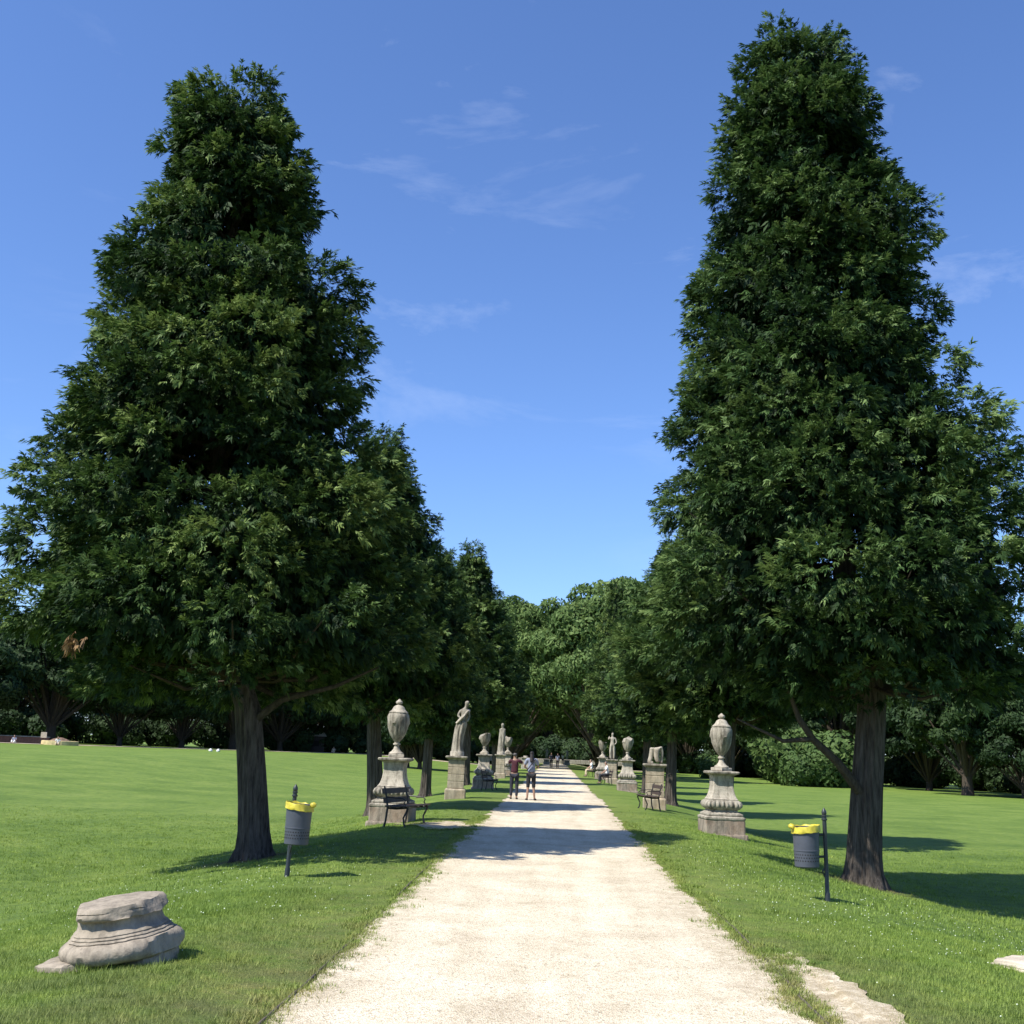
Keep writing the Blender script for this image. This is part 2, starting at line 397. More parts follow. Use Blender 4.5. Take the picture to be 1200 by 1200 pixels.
V = np.concatenate([V, np.array([(x, y, .011) for y in ysb for x in (-1.8, 1.8)])])
F = np.concatenate([F, np.array([(nb + 2 * i, nb + 2 * i + 1, nb + 2 * i + 3, nb + 2 * i + 2) for i in range(len(ysb) - 1)])])
tag(link('gravel_path', np_mesh('gravel_path', V, F), m_gravel), kind='structure')

def strip(name, pts, w, mat_, lift=.03):
    V = []; F = []; seg = []
    for a, b_ in zip(pts[:-1], pts[1:]):
        n_ = max(1, int(math.dist(a, b_) / 1.0))
        seg += [(a[0] + (b_[0] - a[0]) * i / n_, a[1] + (b_[1] - a[1]) * i / n_) for i in range(n_)]
    seg.append(pts[-1])
    for i, q in enumerate(seg):
        a = Vector(seg[max(i - 1, 0)]); c_ = Vector(seg[min(i + 1, len(seg) - 1)]); d = (c_ - a).normalized(); n_ = Vector((-d.y, d.x))
        for s_ in (1, 0, -1):
            x, y = q[0] + n_.x * w * .5 * s_, q[1] + n_.y * w * .5 * s_; V.append((x, y, float(gz(x, y)) + lift))
    for i in range(len(seg) - 1):
        for k in range(2): F.append((i * 3 + k, i * 3 + k + 1, i * 3 + 4 + k, i * 3 + 3 + k))
    return tag(link(name, np_mesh(name, V, F), mat_), kind='structure')
strip('far_path', [(-80, 112), (-57, 121), (-32, 172), (-14, 187), (10, 190), (60, 196)], 6, m_gravel, .03)

# low edging boards of the path
m_wood_edge = plain('dark_edging', (.085, .068, .05), .9, var=.5, scale=12)
def edging(name, xf, y0, y1, gaps):
    mb = MB(); y = y0
    while y < y1:
        ln = random.uniform(.9, 1.5)
        if not any(a < y < b_ for a, b_ in gaps):
            x = float(xf(y + ln / 2)); hgt = random.uniform(.018, .036)
            mb.box((x, y + ln / 2, hgt / 2 - .004), (.018, ln - .03, hgt), rz=random.uniform(-.012, .012), bev=.005)
        y += ln
    return tag(mb.build(name, m_wood_edge), kind='structure')
edging('path_edging', lambda y: edgeL(y) - .03, 5.5, 19.5, [(11.6, 13)])
edging('path_edging', lambda y: edgeR(y) + .04, 5.5, 13.5, [(12.2, 12.8)])

# ------------------------------------------------------------------ grass blades and clover (uncountable)
def blades(n, xr, yr, hgt, wid, seed, per=4, ypow=1.0):
    g = np.random.default_rng(seed)
    x = g.uniform(xr[0], xr[1], n); u = g.random(n) ** ypow; y = yr[0] + (yr[1] - yr[0]) * u
    dens = fbm(x * 2.3, y * 2.3, 61)
    msk = path_mask(x, y)
    bare = fbm(x * 3.1, y * 3.1, 71)
    edge_w = np.clip((np.abs(x) - 1.7) / 1.2, 0, 1)
    k = (msk < np.where(bare > .60, .14, .015)) & (g.random(n) < (.35 + .65 * edge_w)) & (g.random(n) < .45 + dens)
    fr = np.abs(x + y * .047) < y * .50
    k &= fr; k &= g.random(n) < np.clip((37 - y) / 16, 0, 1)
    x = x[k]; y = y[k]; n = len(x)
    hs = hgt * (.55 + .8 * fbm(x * 1.7, y * 1.7, 81))
    hs = hs * (.6 + .4 * np.clip((np.abs(x) - 1.7) / .8, 0, 1)) * (1 + .9 * (vnoise(x * 5, y * 5, 91) > .82))
    X = np.repeat(x, per) + g.normal(0, .02, n * per); Y = np.repeat(y, per) + g.normal(0, .02, n * per); Hh = np.repeat(hs, per) * g.uniform(.5, 1.15, n * per)
    Z = gz(X, Y) - .01
    Z += np.where(np.abs(X) > 2.1, (fbm(X * 1.4, Y * 1.4, 5) - .5) * .05, 0) * (np.abs(X) < 13) * (Y < 33)
    a = g.uniform(0, 2 * np.pi, n * per); ln = g.uniform(.2, 1.0, n * per) * Hh
    w = wid * g.uniform(.6, 1.3, n * per)
    dx, dy = np.cos(a), np.sin(a)
    b0 = np.stack([X - dy * w, Y + dx * w, Z], 1); b1 = np.stack([X + dy * w, Y - dx * w, Z], 1)
    tp = np.stack([X + dx * ln, Y + dy * ln, Z + Hh], 1)
    V = np.stack([b0, b1, tp], 1).reshape(-1, 3); F = np.arange(len(V)).reshape(-1, 3)
    return V, F, g.random(len(F))
parts = [blades(150000, (-6, 6.5), (6.0, 13.5), .042, .0028, 1, 4, 1.25),
         blades(230000, (-19, 19), (13.5, 36), .045, .006, 2, 3, .8)]
def edge_tufts(n, seed):
    g = np.random.default_rng(seed); y = 6 + 24 * g.random(n) ** 1.4; side = g.random(n) < .5
    x = np.where(side, edgeL(y) - .02, edgeR(y) + .02) + g.normal(0, .10, n) + (vnoise(y * 3, side * 9.0, 4) - .5) * .25
    k = vnoise(x * 6, y * 3.2, 17) > .38; x, y = x[k], y[k]; per = 7; n = len(x)
    X = np.repeat(x, per) + g.normal(0, .016, n * per); Y = np.repeat(y, per) + g.normal(0, .016, n * per); h = .028 * g.uniform(.5, 1.8, n * per) * np.repeat(g.uniform(.6, 1.4, n), per)
    a = g.uniform(0, 6.283, n * per); w = .0028 * g.uniform(.6, 1.4, n * per) * (1 + Y * .05); ln = h * g.uniform(.3, 1.3, n * per); dx, dy = np.cos(a), np.sin(a); Z = np.full(n * per, -.002)
    V = np.stack([np.stack([X - dy * w, Y + dx * w, Z], 1), np.stack([X + dy * w, Y - dx * w, Z], 1), np.stack([X + dx * ln, Y + dy * ln, Z + h], 1)], 1).reshape(-1, 3)
    return V, np.arange(len(V)).reshape(-1, 3), g.random(len(V) // 3) * .8
def rim_tufts(n, xr, yr, seed, wide=.07):
    g = np.random.default_rng(seed); x = g.uniform(*xr, n); y = g.uniform(*yr, n); m_ = path_mask(x, y)
    k = (m_ > -.03) & (m_ < wide * g.random(n) ** 1.6 * 2) ; x, y = x[k], y[k]; per = 6; n = len(x)
    X = np.repeat(x, per) + g.normal(0, .016, n * per); Y = np.repeat(y, per) + g.normal(0, .016, n * per); h = .026 * g.uniform(.5, 1.7, n * per)
    a = g.uniform(0, 6.283, n * per); w = .0026 * g.uniform(.6, 1.4, n * per) * (1 + Y * .05); ln = h * g.uniform(.3, 1.3, n * per); dx, dy = np.cos(a), np.sin(a); Z = gz(X, Y) + .004
    V = np.stack([np.stack([X - dy * w, Y + dx * w, Z], 1), np.stack([X + dy * w, Y - dx * w, Z], 1), np.stack([X + dx * ln, Y + dy * ln, Z + h], 1)], 1).reshape(-1, 3)
    return V, np.arange(len(V)).reshape(-1, 3), g.random(len(V) // 3) * .8
parts.append(edge_tufts(9000, 9))
parts.append(rim_tufts(12000, (1.9, 2.8), (5.8, 11), 10, .06)); parts.append(rim_tufts(16000, (-4.2, -1.8), (22.5, 29), 12, .12)); parts.append(rim_tufts(30000, (1.5, 2.0), (6, 30), 13, .05)); parts.append(rim_tufts(14000, (-2.0, -1.4), (6, 30), 14, .05))
off = 0; VV = []; FF = []; TT = []
for v, f, tt in parts: VV.append(v); FF.append(f + off); TT.append(tt); off += len(v)
tag(link('grass', np_mesh('grass', np.concatenate(VV), np.concatenate(FF), np.concatenate(TT)), m_blade), 'short mown lawn grass on both sides of the gravel path', 'grass', kind='stuff')

m_clover = plain('clover_white', (.62, .68, .48), .8)
g = np.random.default_rng(5); V = []; F = []
cand = []
for (xc, yc, sx_, sy_, n_) in ((3.6, 14.0, 1.0, 2.2, 190), (5.2, 14.5, 1.2, 1.6, 90), (-3.4, 13.2, .9, 1.6, 120), (-5.2, 17.5, 1.6, 2.5, 120), (2.6, 19, .5, 3, 60), (4.5, 10.5, 1.2, 1.6, 40), (-4.5, 11.5, 1.2, 1.6, 40)):
    cand += list(zip(g.normal(xc, sx_, n_), g.normal(yc, sy_, n_)))
for x, y in cand:
    if path_mask(np.array(x), np.array(y)) > -.15 or y < 7: continue
    r_ = g.uniform(.004, .0095); z = float(gz(x, y)) + g.uniform(.03, .06); b0 = len(V)
    V += [(x, y, z + r_), (x + r_, y, z), (x, y + r_, z), (x - r_, y, z), (x, y - r_, z), (x, y, z - r_ * .6)]
    for i in range(4):
        j = (i + 1) % 4; F += [(b0, b0 + 1 + i, b0 + 1 + j), (b0 + 5, b0 + 1 + j, b0 + 1 + i)]
tag(link('clover_flowers', np_mesh('clover_flowers', np.array(V), np.array(F)), m_clover), 'tiny white clover flowers scattered through the lawn', 'clover', kind='stuff')

# ------------------------------------------------------------------ conifers
def sprays(P, D, Nn, size, g, nb=7, wid=.12, tone=None):
    """P base points, D main directions, Nn plane normals, size per spray -> fan of pointed blades"""
    n = len(P)
    D = D / np.linalg.norm(D, axis=1, keepdims=True)
    Sd = np.cross(D, Nn); Sd /= np.linalg.norm(Sd, axis=1, keepdims=True) + 1e-9
    Nn = np.cross(Sd, D)
    ang = np.linspace(-.85, .85, nb)[None, :] + g.normal(0, .12, (n, nb))
    ln = size[:, None] * (1 - .35 * np.abs(ang)) * g.uniform(.75, 1.2, (n, nb))
    off = g.uniform(0, .55, (n, nb)) * size[:, None]
    d = D[:, None, :] * np.cos(ang)[..., None] + Sd[:, None, :] * np.sin(ang)[..., None] + Nn[:, None, :] * g.normal(0, .18, (n, nb))[..., None]
    s_ = np.cross(d, Nn[:, None, :]); s_ /= np.linalg.norm(s_, axis=2, keepdims=True) + 1e-9
    b0 = P[:, None, :] + D[:, None, :] * off[..., None]
    w = (ln * wid)[..., None]
    droop = np.zeros((n, nb, 3)); droop[..., 2] = -.18 * ln
    mid = b0 + d * (ln * .5)[..., None]; tip = b0 + d * ln[..., None] + droop
    V = np.stack([b0, mid + s_ * w, tip, mid - s_ * w], 2).reshape(-1, 3)
    F = np.arange(len(V)).reshape(-1, 4)
    T = np.repeat(tone, nb) + g.normal(0, .09, n * nb)
    return V, F, np.clip(T, 0, 1)

def conifer(prof, seed, n_sprays, size=.17, holes=(), base_axis=None, nb=7, dens_in=.12):
    """prof: rows (z, axis x, radius); the tree stands at (0,0); returns crown mesh and wood MB"""
    g = np.random.default_rng(seed); prof = np.array(prof, float)
    z0, z1 = prof[0, 0], prof[-1, 0]; Hh = z1
    rad = lambda z: np.interp(z, prof[:, 0], prof[:, 2]); ax = lambda z: np.interp(z, prof[:, 0], prof[:, 1])
    clumps = []
    z = z0 + .3 * (CL[0] + CL[1] * float(rad(z0)))
    while z < z1 - .42:
        r_ = float(rad(z)); s_ = CL[0] + CL[1] * r_
        nn = max(2, int(2 * math.pi * max(r_ - .5 * s_, .1) / (1.62 * s_)))
        ph = g.random() * 6.28
        for k in range(nn):
            a = ph + 2 * math.pi * (k + g.uniform(-.3, .3)) / nn
            s2 = s_ * g.uniform(.6, 1.2); rr_ = max(r_ * g.uniform(.80, 1.06) - s2 * .85, 0)
            zc = min(z + g.uniform(-.35, .35) * s_, z1 - 1.0 * s2 - .12)
            clumps.append((a, rr_, zc, s2, g.uniform(-1, 1)))
        # inner ring
        if r_ > 1.1:
            ni = max(2, nn // 3)
            for k in range(ni):
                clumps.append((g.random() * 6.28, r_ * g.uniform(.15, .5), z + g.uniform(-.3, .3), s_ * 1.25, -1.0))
        z += s_ * (1.08 if r_ > 1.2 else .8)
    wood = MB()
    # leader trunk
    nz = 26; tz = np.concatenate([[-.25, 0, .18, .45], np.linspace(.9, Hh * .96, nz)])
    lean = lambda z_: float(ax(max(z_, z0)) if z_ > z0 else ax(z0) * 0 + (ax(z0) * .0 + base_axis(z_)))
    tr0 = BR[0]
    flare = {-.25: 1.5, 0: 1.27, .18: 1.10, .45: 1.02}
    K = 40; rl = []
    for q in tz:
        fl_ = max(flare.get(float(q), 1.0) - 1, 0); rb = tr0 * (1 - .93 * (max(q, 0) / Hh) ** .85) * flare.get(float(q), 1.0) + .01
        cxx = lean(q)
        rl.append([(cxx + rb * (1 + fl_ * .8 * max(0, math.sin(5 * t_ + 1)) + .07 * math.sin(7 * t_ + .3 * q) + .05 * math.sin(13 * t_ + 1 + .5 * q) + .04 * math.sin(23 * t_)) * math.cos(t_),
                    rb * (1 + fl_ * .8 * max(0, math.sin(5 * t_ + 1)) + .07 * math.sin(7 * t_ + .3 * q) + .05 * math.sin(13 * t_ + 1 + .5 * q) + .04 * math.sin(23 * t_)) * math.sin(t_), q) for t_ in [2 * math.pi * k / K for k in range(K)]])
    wood.rings(rl)
    limbs = MB()
    P = []; D = []; Nn = []; Sz = []; T = []
    tot = sum(c_[3] ** 2 for c_ in clumps)
    for (a, rr_, zc, s_, tn) in clumps:
        skip = False
        for (hz, ha, hr) in holes:
            if abs(zc - hz) < hr and abs((a - ha + math.pi) % (2 * math.pi) - math.pi) < hr / max(rr_, .5): skip = True
        c = np.array([float(ax(zc)) + rr_ * math.cos(a), rr_ * math.sin(a), zc])
        o_ = np.array([math.cos(a), math.sin(a), 0])
        if rr_ > .3 and g.random() < .6:
            zb = max(zc - rr_ * g.uniform(.25, .6), z0 + .1)
            limbs.tube([(lean(zb), 0, zb), (lean(zb) * .5 + c[0] * .5, c[1] * .5, (zb + zc) / 2 - .12 * rr_), tuple(c)], [.028 + .012 * rr_, .022 + .006 * rr_, .008], n=5, cap=False)
        if skip: continue
        n = max(4, int(n_sprays * s_ ** 2 / tot * (1.0 if tn > -1 else .5)))
        nt_ = max(3, n // 7); n = nt_ * 7
        v = g.normal(size=(nt_, 3)); v /= np.linalg.norm(v, axis=1, keepdims=True)
        v = v + o_ * .55 + np.array([0, 0, .15]); v /= np.linalg.norm(v, axis=1, keepdims=True)
        rad_ = g.uniform(.55, 1.0, nt_) ** .5 * (1 + .16 * (g.random(nt_) < .12))
        pt = c + v * rad_[:, None] * np.array([s_, s_, s_ * .64])
        dt = v * .65 + o_ * .5 + np.array([0, 0, .05]) + g.normal(0, .28, (nt_, 3)); dt /= np.linalg.norm(dt, axis=1, keepdims=True)
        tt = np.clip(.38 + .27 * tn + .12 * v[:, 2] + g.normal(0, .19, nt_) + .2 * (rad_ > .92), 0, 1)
        v = np.repeat(v, 7, 0); rad_ = np.repeat(rad_, 7); T_ = np.repeat(tt, 7) + g.normal(0, .05, n)
        along = np.tile(np.arange(7) / 6., nt_) - .5
        p = np.repeat(pt, 7, 0) + np.repeat(dt, 7, 0) * (along * size * 1.9)[:, None] + g.normal(0, size * .28, (n, 3))
        d = np.repeat(dt, 7, 0) + g.normal(0, .30, (n, 3)) + np.array([0, 0, -.12])
        lowz = p[:, 2] < z0 - .25; p[lowz, 2] = z0 - .25 + g.uniform(-.1, .3, lowz.sum())
        P.append(p); D.append(d); Nn.append(v * .5 + np.array([0, 0, .9]) + np.repeat(g.normal(0, .45, (nt_, 3)), 7, 0) + g.normal(0, .2, (n, 3)))
        Sz.append(size * g.uniform(.7, 1.3, n)); T.append(np.clip(T_, 0, 1))
    P = np.concatenate(P); D = np.concatenate(D); Nn = np.concatenate(Nn); Sz = np.concatenate(Sz); T = np.concatenate(T)
    V, F, T = sprays(P, D, Nn, Sz, g, nb=nb, tone=T)
    # inner boughs: fewer, broader sprays round the leader, crown's inner shade painted as dark tone
    nc = int(n_sprays * .22); zq = z0 + .5 + (z1 - z0 - 1.6) * g.random(nc) ** 1.25; aq = g.random(nc) * 6.283
    rq = rad(zq) * g.uniform(.35, .74, nc)
    ok = np.ones(nc, bool)
    for (hz, ha, hr) in holes: ok &= ~((np.abs(zq - hz) < hr * 1.25) & (np.abs(np.sin(aq - ha)) * rq < hr * 1.1))
    zq, aq, rq = zq[ok], aq[ok], rq[ok]; nc = len(zq)
    Pc = np.stack([ax(zq) + rq * np.cos(aq), rq * np.sin(aq), zq], 1)
    oc = np.stack([np.cos(aq), np.sin(aq), np.full(nc, -.9)], 1)
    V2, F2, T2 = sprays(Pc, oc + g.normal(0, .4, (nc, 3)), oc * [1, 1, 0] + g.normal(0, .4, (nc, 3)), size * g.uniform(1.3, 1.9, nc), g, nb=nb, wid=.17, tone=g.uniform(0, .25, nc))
    F = np.concatenate([F, F2 + len(V)]); V = np.concatenate([V, V2]); T = np.concatenate([T, T2])
    return (V, F, T), wood, limbs

BR = [.30]; CL = [.40, .135]
PROF_L = [(2.02, -5.79, 1.89), (2.37, -5.98, 2.93), (2.87, -6.09, 3.66), (3.46, -6.01, 3.72), (4.35, -6.02, 3.58), (5.55, -6.11, 3.33), (6.79, -6.31, 3.11), (7.42, -6.47, 2.96), (8.07, -6.4, 2.73), (8.72, -6.3, 2.51), (9.71, -6.47, 2.54), (10.21, -6.73, 2.29), (10.47, -6.6, 1.97), (10.94, -6.49, 1.78), (11.42, -6.34, 1.63), (12.12, -6.39, 1.6), (12.64, -6.62, 1.35), (13.36, -6.6, 1.15), (14.08, -6.75, .96), (14.40, -7.04, 0.25)]
PROF_R = [(2.51, 5.5, 2.02), (2.96, 5.39, 3.28), (3.71, 5.25, 3.69), (4.64, 5.19, 3.72), (5.91, 5.14, 3.54), (6.88, 5.1, 3.32), (7.53, 4.93, 3.06), (8.19, 4.8, 2.99), (8.86, 4.63, 2.78), (9.55, 4.62, 2.5), (10.24, 4.6, 2.37), (10.95, 4.66, 2.28), (11.84, 4.68, 2.17), (12.75, 4.59, 1.88), (13.3, 4.61, 1.74), (14.05, 4.37, 1.67), (15.0, 4.49, 1.32), (15.96, 4.44, 0.88), (16.65, 4.33, 0.32)]
PROF_L2 = [(z + .55 * max(0, 1 - (z - 2) / 3), x, r_) for z, x, r_ in PROF_L]
PROF_R2 = [(z + .45 * max(0, 1 - (z - 2.5) / 3), x, r_) for z, x, r_ in PROF_R]
bulge = lambda z: max(0, 1 - abs(z - 9) / 4.5)
PROF_L2 = [(z * (1 - .012 * z / 14), x + .05 + .24 * bulge(z) + .10 * max(0, (z - 12) / 2.4), r_ - .05 - .24 * bulge(z)) for z, x, r_ in PROF_L2]
PROF_R2 = [(z * (1 - .012 * z / 16), x, r_ * .95) for z, x, r_ in PROF_R2]
def local(prof, x0, z0): return [(z - z0, x - x0, r_) for z, x, r_ in prof]

def place_conifer(prof, x, y, seed, n_s, label, group, size, trunk_r, blend, holes=()):
    z0 = float(gz(x, y)); root = empty('cypress_tree', (x, y, z0))
    tag(root, label, 'tree', group)
    BR[0] = trunk_r
    lp = local(prof, x, z0); xb = lp[0][1]; zb = lp[0][0]
    basef = lambda q: xb * (max(q, 0) / zb) ** 1.3 if q > 0 else 0.0
    # the crown axis offset near its bottom eases into the trunk line
    lp = [(z, (a if z > zb + 3 else a), r_) for z, a, r_ in lp]
    (V, F, T), wood, limbs = conifer(lp, seed, n_s, size, holes, basef)
    w = wood.build('trunk', m_bark, root, smooth=True)
    limbs.build('limbs', m_bark2, root, smooth=True)
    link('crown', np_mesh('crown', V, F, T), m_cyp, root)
    return root

AVE = 'cypress trees lining the gravel avenue'
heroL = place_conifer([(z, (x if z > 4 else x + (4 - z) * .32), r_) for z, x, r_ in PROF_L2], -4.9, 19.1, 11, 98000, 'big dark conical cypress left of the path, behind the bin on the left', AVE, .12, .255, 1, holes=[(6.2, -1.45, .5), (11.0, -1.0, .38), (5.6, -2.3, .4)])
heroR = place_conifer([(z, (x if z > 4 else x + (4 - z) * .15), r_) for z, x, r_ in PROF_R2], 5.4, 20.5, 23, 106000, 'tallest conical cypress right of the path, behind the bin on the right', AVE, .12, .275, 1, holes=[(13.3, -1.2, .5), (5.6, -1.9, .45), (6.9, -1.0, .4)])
# one brown dead spray hanging in the left tree
g = np.random.default_rng(77)
P = np.array([[-6.95, 15.9, 2.95]]) + g.normal(0, .05, (26, 3)); D = g.normal(0, .4, (26, 3)) + [0, -.2, -.9]
V, F, T = sprays(P, D, g.normal(size=(26, 3)), np.full(26, .13), g, tone=g.uniform(.4, 1, 26))
V = V - np.array([-4.9, 19.1, float(gz(-4.9, 19.1))])
link('dead_twigs', np_mesh('dead_twigs', V, F, T), m_cypd, heroL)
# the low bare limb of the right tree
mb = MB(); mb.tube([(-.05, -.1, 1.55), (-.5, -.35, 2.05), (-.95, -.5, 2.42), (-1.2, -.6, 2.75), (-1.4, -.6, 3.3)], [.10, .075, .062, .05, .03], n=8)
mb.tube([(-.95, -.5, 2.42), (-1.5, -.7, 2.36), (-2.3, -.8, 2.7)], [.05, .035, .012], n=7)
mb.build('bare_limb', m_bark2, heroR, smooth=True)
mb = MB(); mb.tube([(-.34, 0, 2.0), (-.1, -.06, 2.3), (.3, -.15, 2.6), (1.2, -.25, 2.85), (1.9, -.2, 3.2)], [.09, .075, .055, .038, .015], n=8)
mb.build('bare_limb', m_bark2, heroL, smooth=True)

# prototypes for the rest of the two rows, local coordinates, about 12 m high
def gen_prof(h, rmax, zb, seed, lean=-.05):
    g = np.random.default_rng(seed); out = []
    for i in range(15):
        t_ = i / 14; z = zb + (h - zb) * t_
        r_ = rmax * (.38 + t_ * 4.4 if t_ < .14 else (1 - ((t_ - .14) / .86) ** 1.2 * .92)) * g.uniform(.92, 1.07)
        out.append((z, lean * z + g.normal(0, .06), max(r_, .25)))
    return out
row_meshes = []
for k, (h, rm, zb, sd_) in enumerate([(11.9, 3.3, 3.0, 101), (12.6, 3.1, 3.1, 202), (13.0, 2.9, 3.2, 303)]):
    BR[0] = .25
    pr = gen_prof(h, rm, zb, sd_, (-.055, -.02, .01)[k])
    xb = pr[0][1]
    (V, F, T), wood, limbs = conifer(pr, sd_, 34000, .165, (), lambda q, xb=xb, zb=zb: xb * max(q, 0) / zb, nb=6)
    row_meshes.append((np_mesh('row_crown', V, F, T), wood.mesh('row_trunk'), limbs.mesh('row_limbs')))
    row_meshes[-1][0].materials.append(m_cyp); row_meshes[-1][1].materials.append(m_bark); row_meshes[-1][2].materials.append(m_bark2)
rows = [  # x, y, variant, scale, rot
    (-5.1, 33.4, 0, (.93, .93, .99), .4, 'second cypress in the left row, behind the left urn'),
    (-5.3, 47.8, 1, .86, 2.0, 'shorter cypress behind the draped statue in the left row, its dark trunk leaning'),
    (-4.8, 62.0, 2, 1.05, 3.3, 'cypress with the pointed top rising alone above the left row'),
    (-4.6, 76.5, 1, 1.05, 5.0, 'cypress with a rounded shoulder just right of the pointed one in the left row'),
    (-4.7, 91.0, 0, .85, 1.1, 'fifth cypress of the left row beyond the walking couple, mostly hidden'),
    (-4.7, 105.5, 2, .8, 2.7, 'last cypress of the left row before the broadleaf trees'),
    (5.0, 34.6, 0, (1.06, 1.06, 1.0), 2.2, 'second cypress in the right row, merging with the tallest one over the animal statue'),
    (4.9, 48.8, 1, .95, 3.9, 'third cypress of the right row, standing behind the tulip shaped urn'),
    (5.0, 62.5, 2, .92, .2, 'cypress in the right row behind the man on the bench'),
    (4.9, 76.5, 0, .95, 5.5, 'slim cypress of the right row beside the seated group'),
    (4.6, 90.5, 1, (.85, .85, 1.28), 1.4, 'cypress with a narrow tip poking out above the right row'),
    (5.6, 105.0, 2, .7, 4.2, 'last cypress of the right row before the broadleaf trees')]
for x, y, v, s_, rz, lab in rows:
    root = empty('cypress_tree', G(x, y), rz); root.scale = s_ if isinstance(s_, tuple) else (s_, s_, s_); tag(root, lab, 'tree', AVE)
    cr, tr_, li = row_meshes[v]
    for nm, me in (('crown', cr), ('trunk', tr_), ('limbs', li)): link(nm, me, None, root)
# trees of the same rows behind the photographer, they shade nothing in view
# ------------------------------------------------------------------ broadleaf trees
def dome(seed, h, rmax, zb, n_leaf, leaf=.34, squash=1.0, lumps=90, trunk_r=.35):
    g = np.random.default_rng(seed); P = []; Nn = []; T = []
    zc = (h + zb) / 2; hz = (h - zb) / 2
    mb = MB()
    mb.tube([(0, 0, -.3), (.05, 0, zb * .6), (0, .05, zb + hz * .5), (0, 0, zb + hz)], [trunk_r * 1.3, trunk_r, trunk_r * .7, trunk_r * .3], n=12)
    for k in range(lumps):
        v = g.normal(size=3); v /= np.linalg.norm(v); v[2] = v[2] if v[2] > -.55 else -v[2] * .8
        lr = rmax * g.uniform(.14, .30)
        c = v * np.array([rmax - lr * .8, rmax - lr * .8, (hz - lr * .8) * squash]) * g.uniform(.82, 1.04) + [0, 0, zc]
        n = int(n_leaf / lumps)
        q = g.normal(size=(n, 3)); q /= np.linalg.norm(q, axis=1, keepdims=True); q = q + v * .7 + [0, 0, .15]; q /= np.linalg.norm(q, axis=1, keepdims=True)
        P.append(c + q * lr * (g.uniform(.45, 1.2, n) ** .5)[:, None] * [1, 1, .8]); Nn.append(q + g.normal(0, .6, (n, 3)))
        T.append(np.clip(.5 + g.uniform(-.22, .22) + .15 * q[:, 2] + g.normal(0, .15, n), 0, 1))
        if k % 3 == 0: mb.tube([(0, 0, zb * .9), tuple(c * .5 + np.array([0, 0, zb * .45])), tuple(c)], [trunk_r * .4, trunk_r * .22, .04], n=5, cap=False)
    P = np.concatenate(P); Nn = np.concatenate(Nn); T = np.concatenate(T)
    Nn /= np.linalg.norm(Nn, axis=1, keepdims=True); a = np.cross(Nn, g.normal(size=Nn.shape)); a /= np.linalg.norm(a, axis=1, keepdims=True); b_ = np.cross(Nn, a)
    s_ = leaf * g.uniform(.5, 1.2, len(P))[:, None]
    V = np.stack([P - a * s_, P + b_ * s_ * .45, P + a * s_, P - b_ * s_ * .45], 1).reshape(-1, 3)
    V[2::4] -= [0, 0, .12]
    return np_mesh('dome_crown', V, np.arange(len(V)).reshape(-1, 4), T), mb.mesh('dome_trunk')
def tree_proto(*a, m=None, **k):
    cr, tr_ = dome(*a, **k); cr.materials.append(m); tr_.materials.append(m_bark2); return cr, tr_
bright = [tree_proto(501, 19, 7.6, 1.2, 52000, .27, m=m_dec, lumps=130), tree_proto(502, 18, 7.0, 1.0, 48000, .27, m=m_dec, lumps=120)]
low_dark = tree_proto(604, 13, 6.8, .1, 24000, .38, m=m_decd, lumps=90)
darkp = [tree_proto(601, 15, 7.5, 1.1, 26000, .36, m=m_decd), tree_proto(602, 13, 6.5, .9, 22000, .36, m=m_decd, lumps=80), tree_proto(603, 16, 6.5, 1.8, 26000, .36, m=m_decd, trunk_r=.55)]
def put(proto, x, y, s_, rz, name, label, group):
    root = empty(name, G(x, y), rz); root.scale = s_ if hasattr(s_, '__len__') else (s_, s_, s_); tag(root, label, 'tree', group)
    link('crown', proto[0], None, root); link('trunk', proto[1], None, root); return root
BG = 'broadleaf trees closing the avenue'
put(bright[0], 5.4, 122, 1.14, .3, 'broadleaf_tree', 'tallest bright green domed tree closing the avenue on the right', BG)
put(bright[1], 6.8, 141, 1.05, 1.9, 'broadleaf_tree', 'bright green tree behind the tallest dome at the right of the avenue end', BG)
put(bright[1], -4.9, 128, 1.06, 4.4, 'broadleaf_tree', 'lighter green rounded tree at the left side of the avenue end', BG)
put(bright[0], -6.5, 147, .97, 2.4, 'broadleaf_tree', 'pale green tree behind the left one at the avenue end, top just showing', BG)
put(bright[1], 6.0, 162, .95, 5.4, 'broadleaf_tree', 'third green tree on the right of the avenue end', BG)
put(bright[0], -5.5, 166, .95, 3.1, 'broadleaf_tree', 'third green tree on the left of the avenue end', BG)
put(bright[0], .3, 214, (1.25, 1.25, 1.42), .9, 'broadleaf_tree', 'large green tree standing straight beyond the end of the path', BG)
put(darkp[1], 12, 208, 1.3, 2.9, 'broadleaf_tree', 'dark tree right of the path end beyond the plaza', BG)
put(darkp[2], -12, 208, 1.1, 3.9, 'broadleaf_tree', 'dark tree left of the path end beyond the plaza', BG)

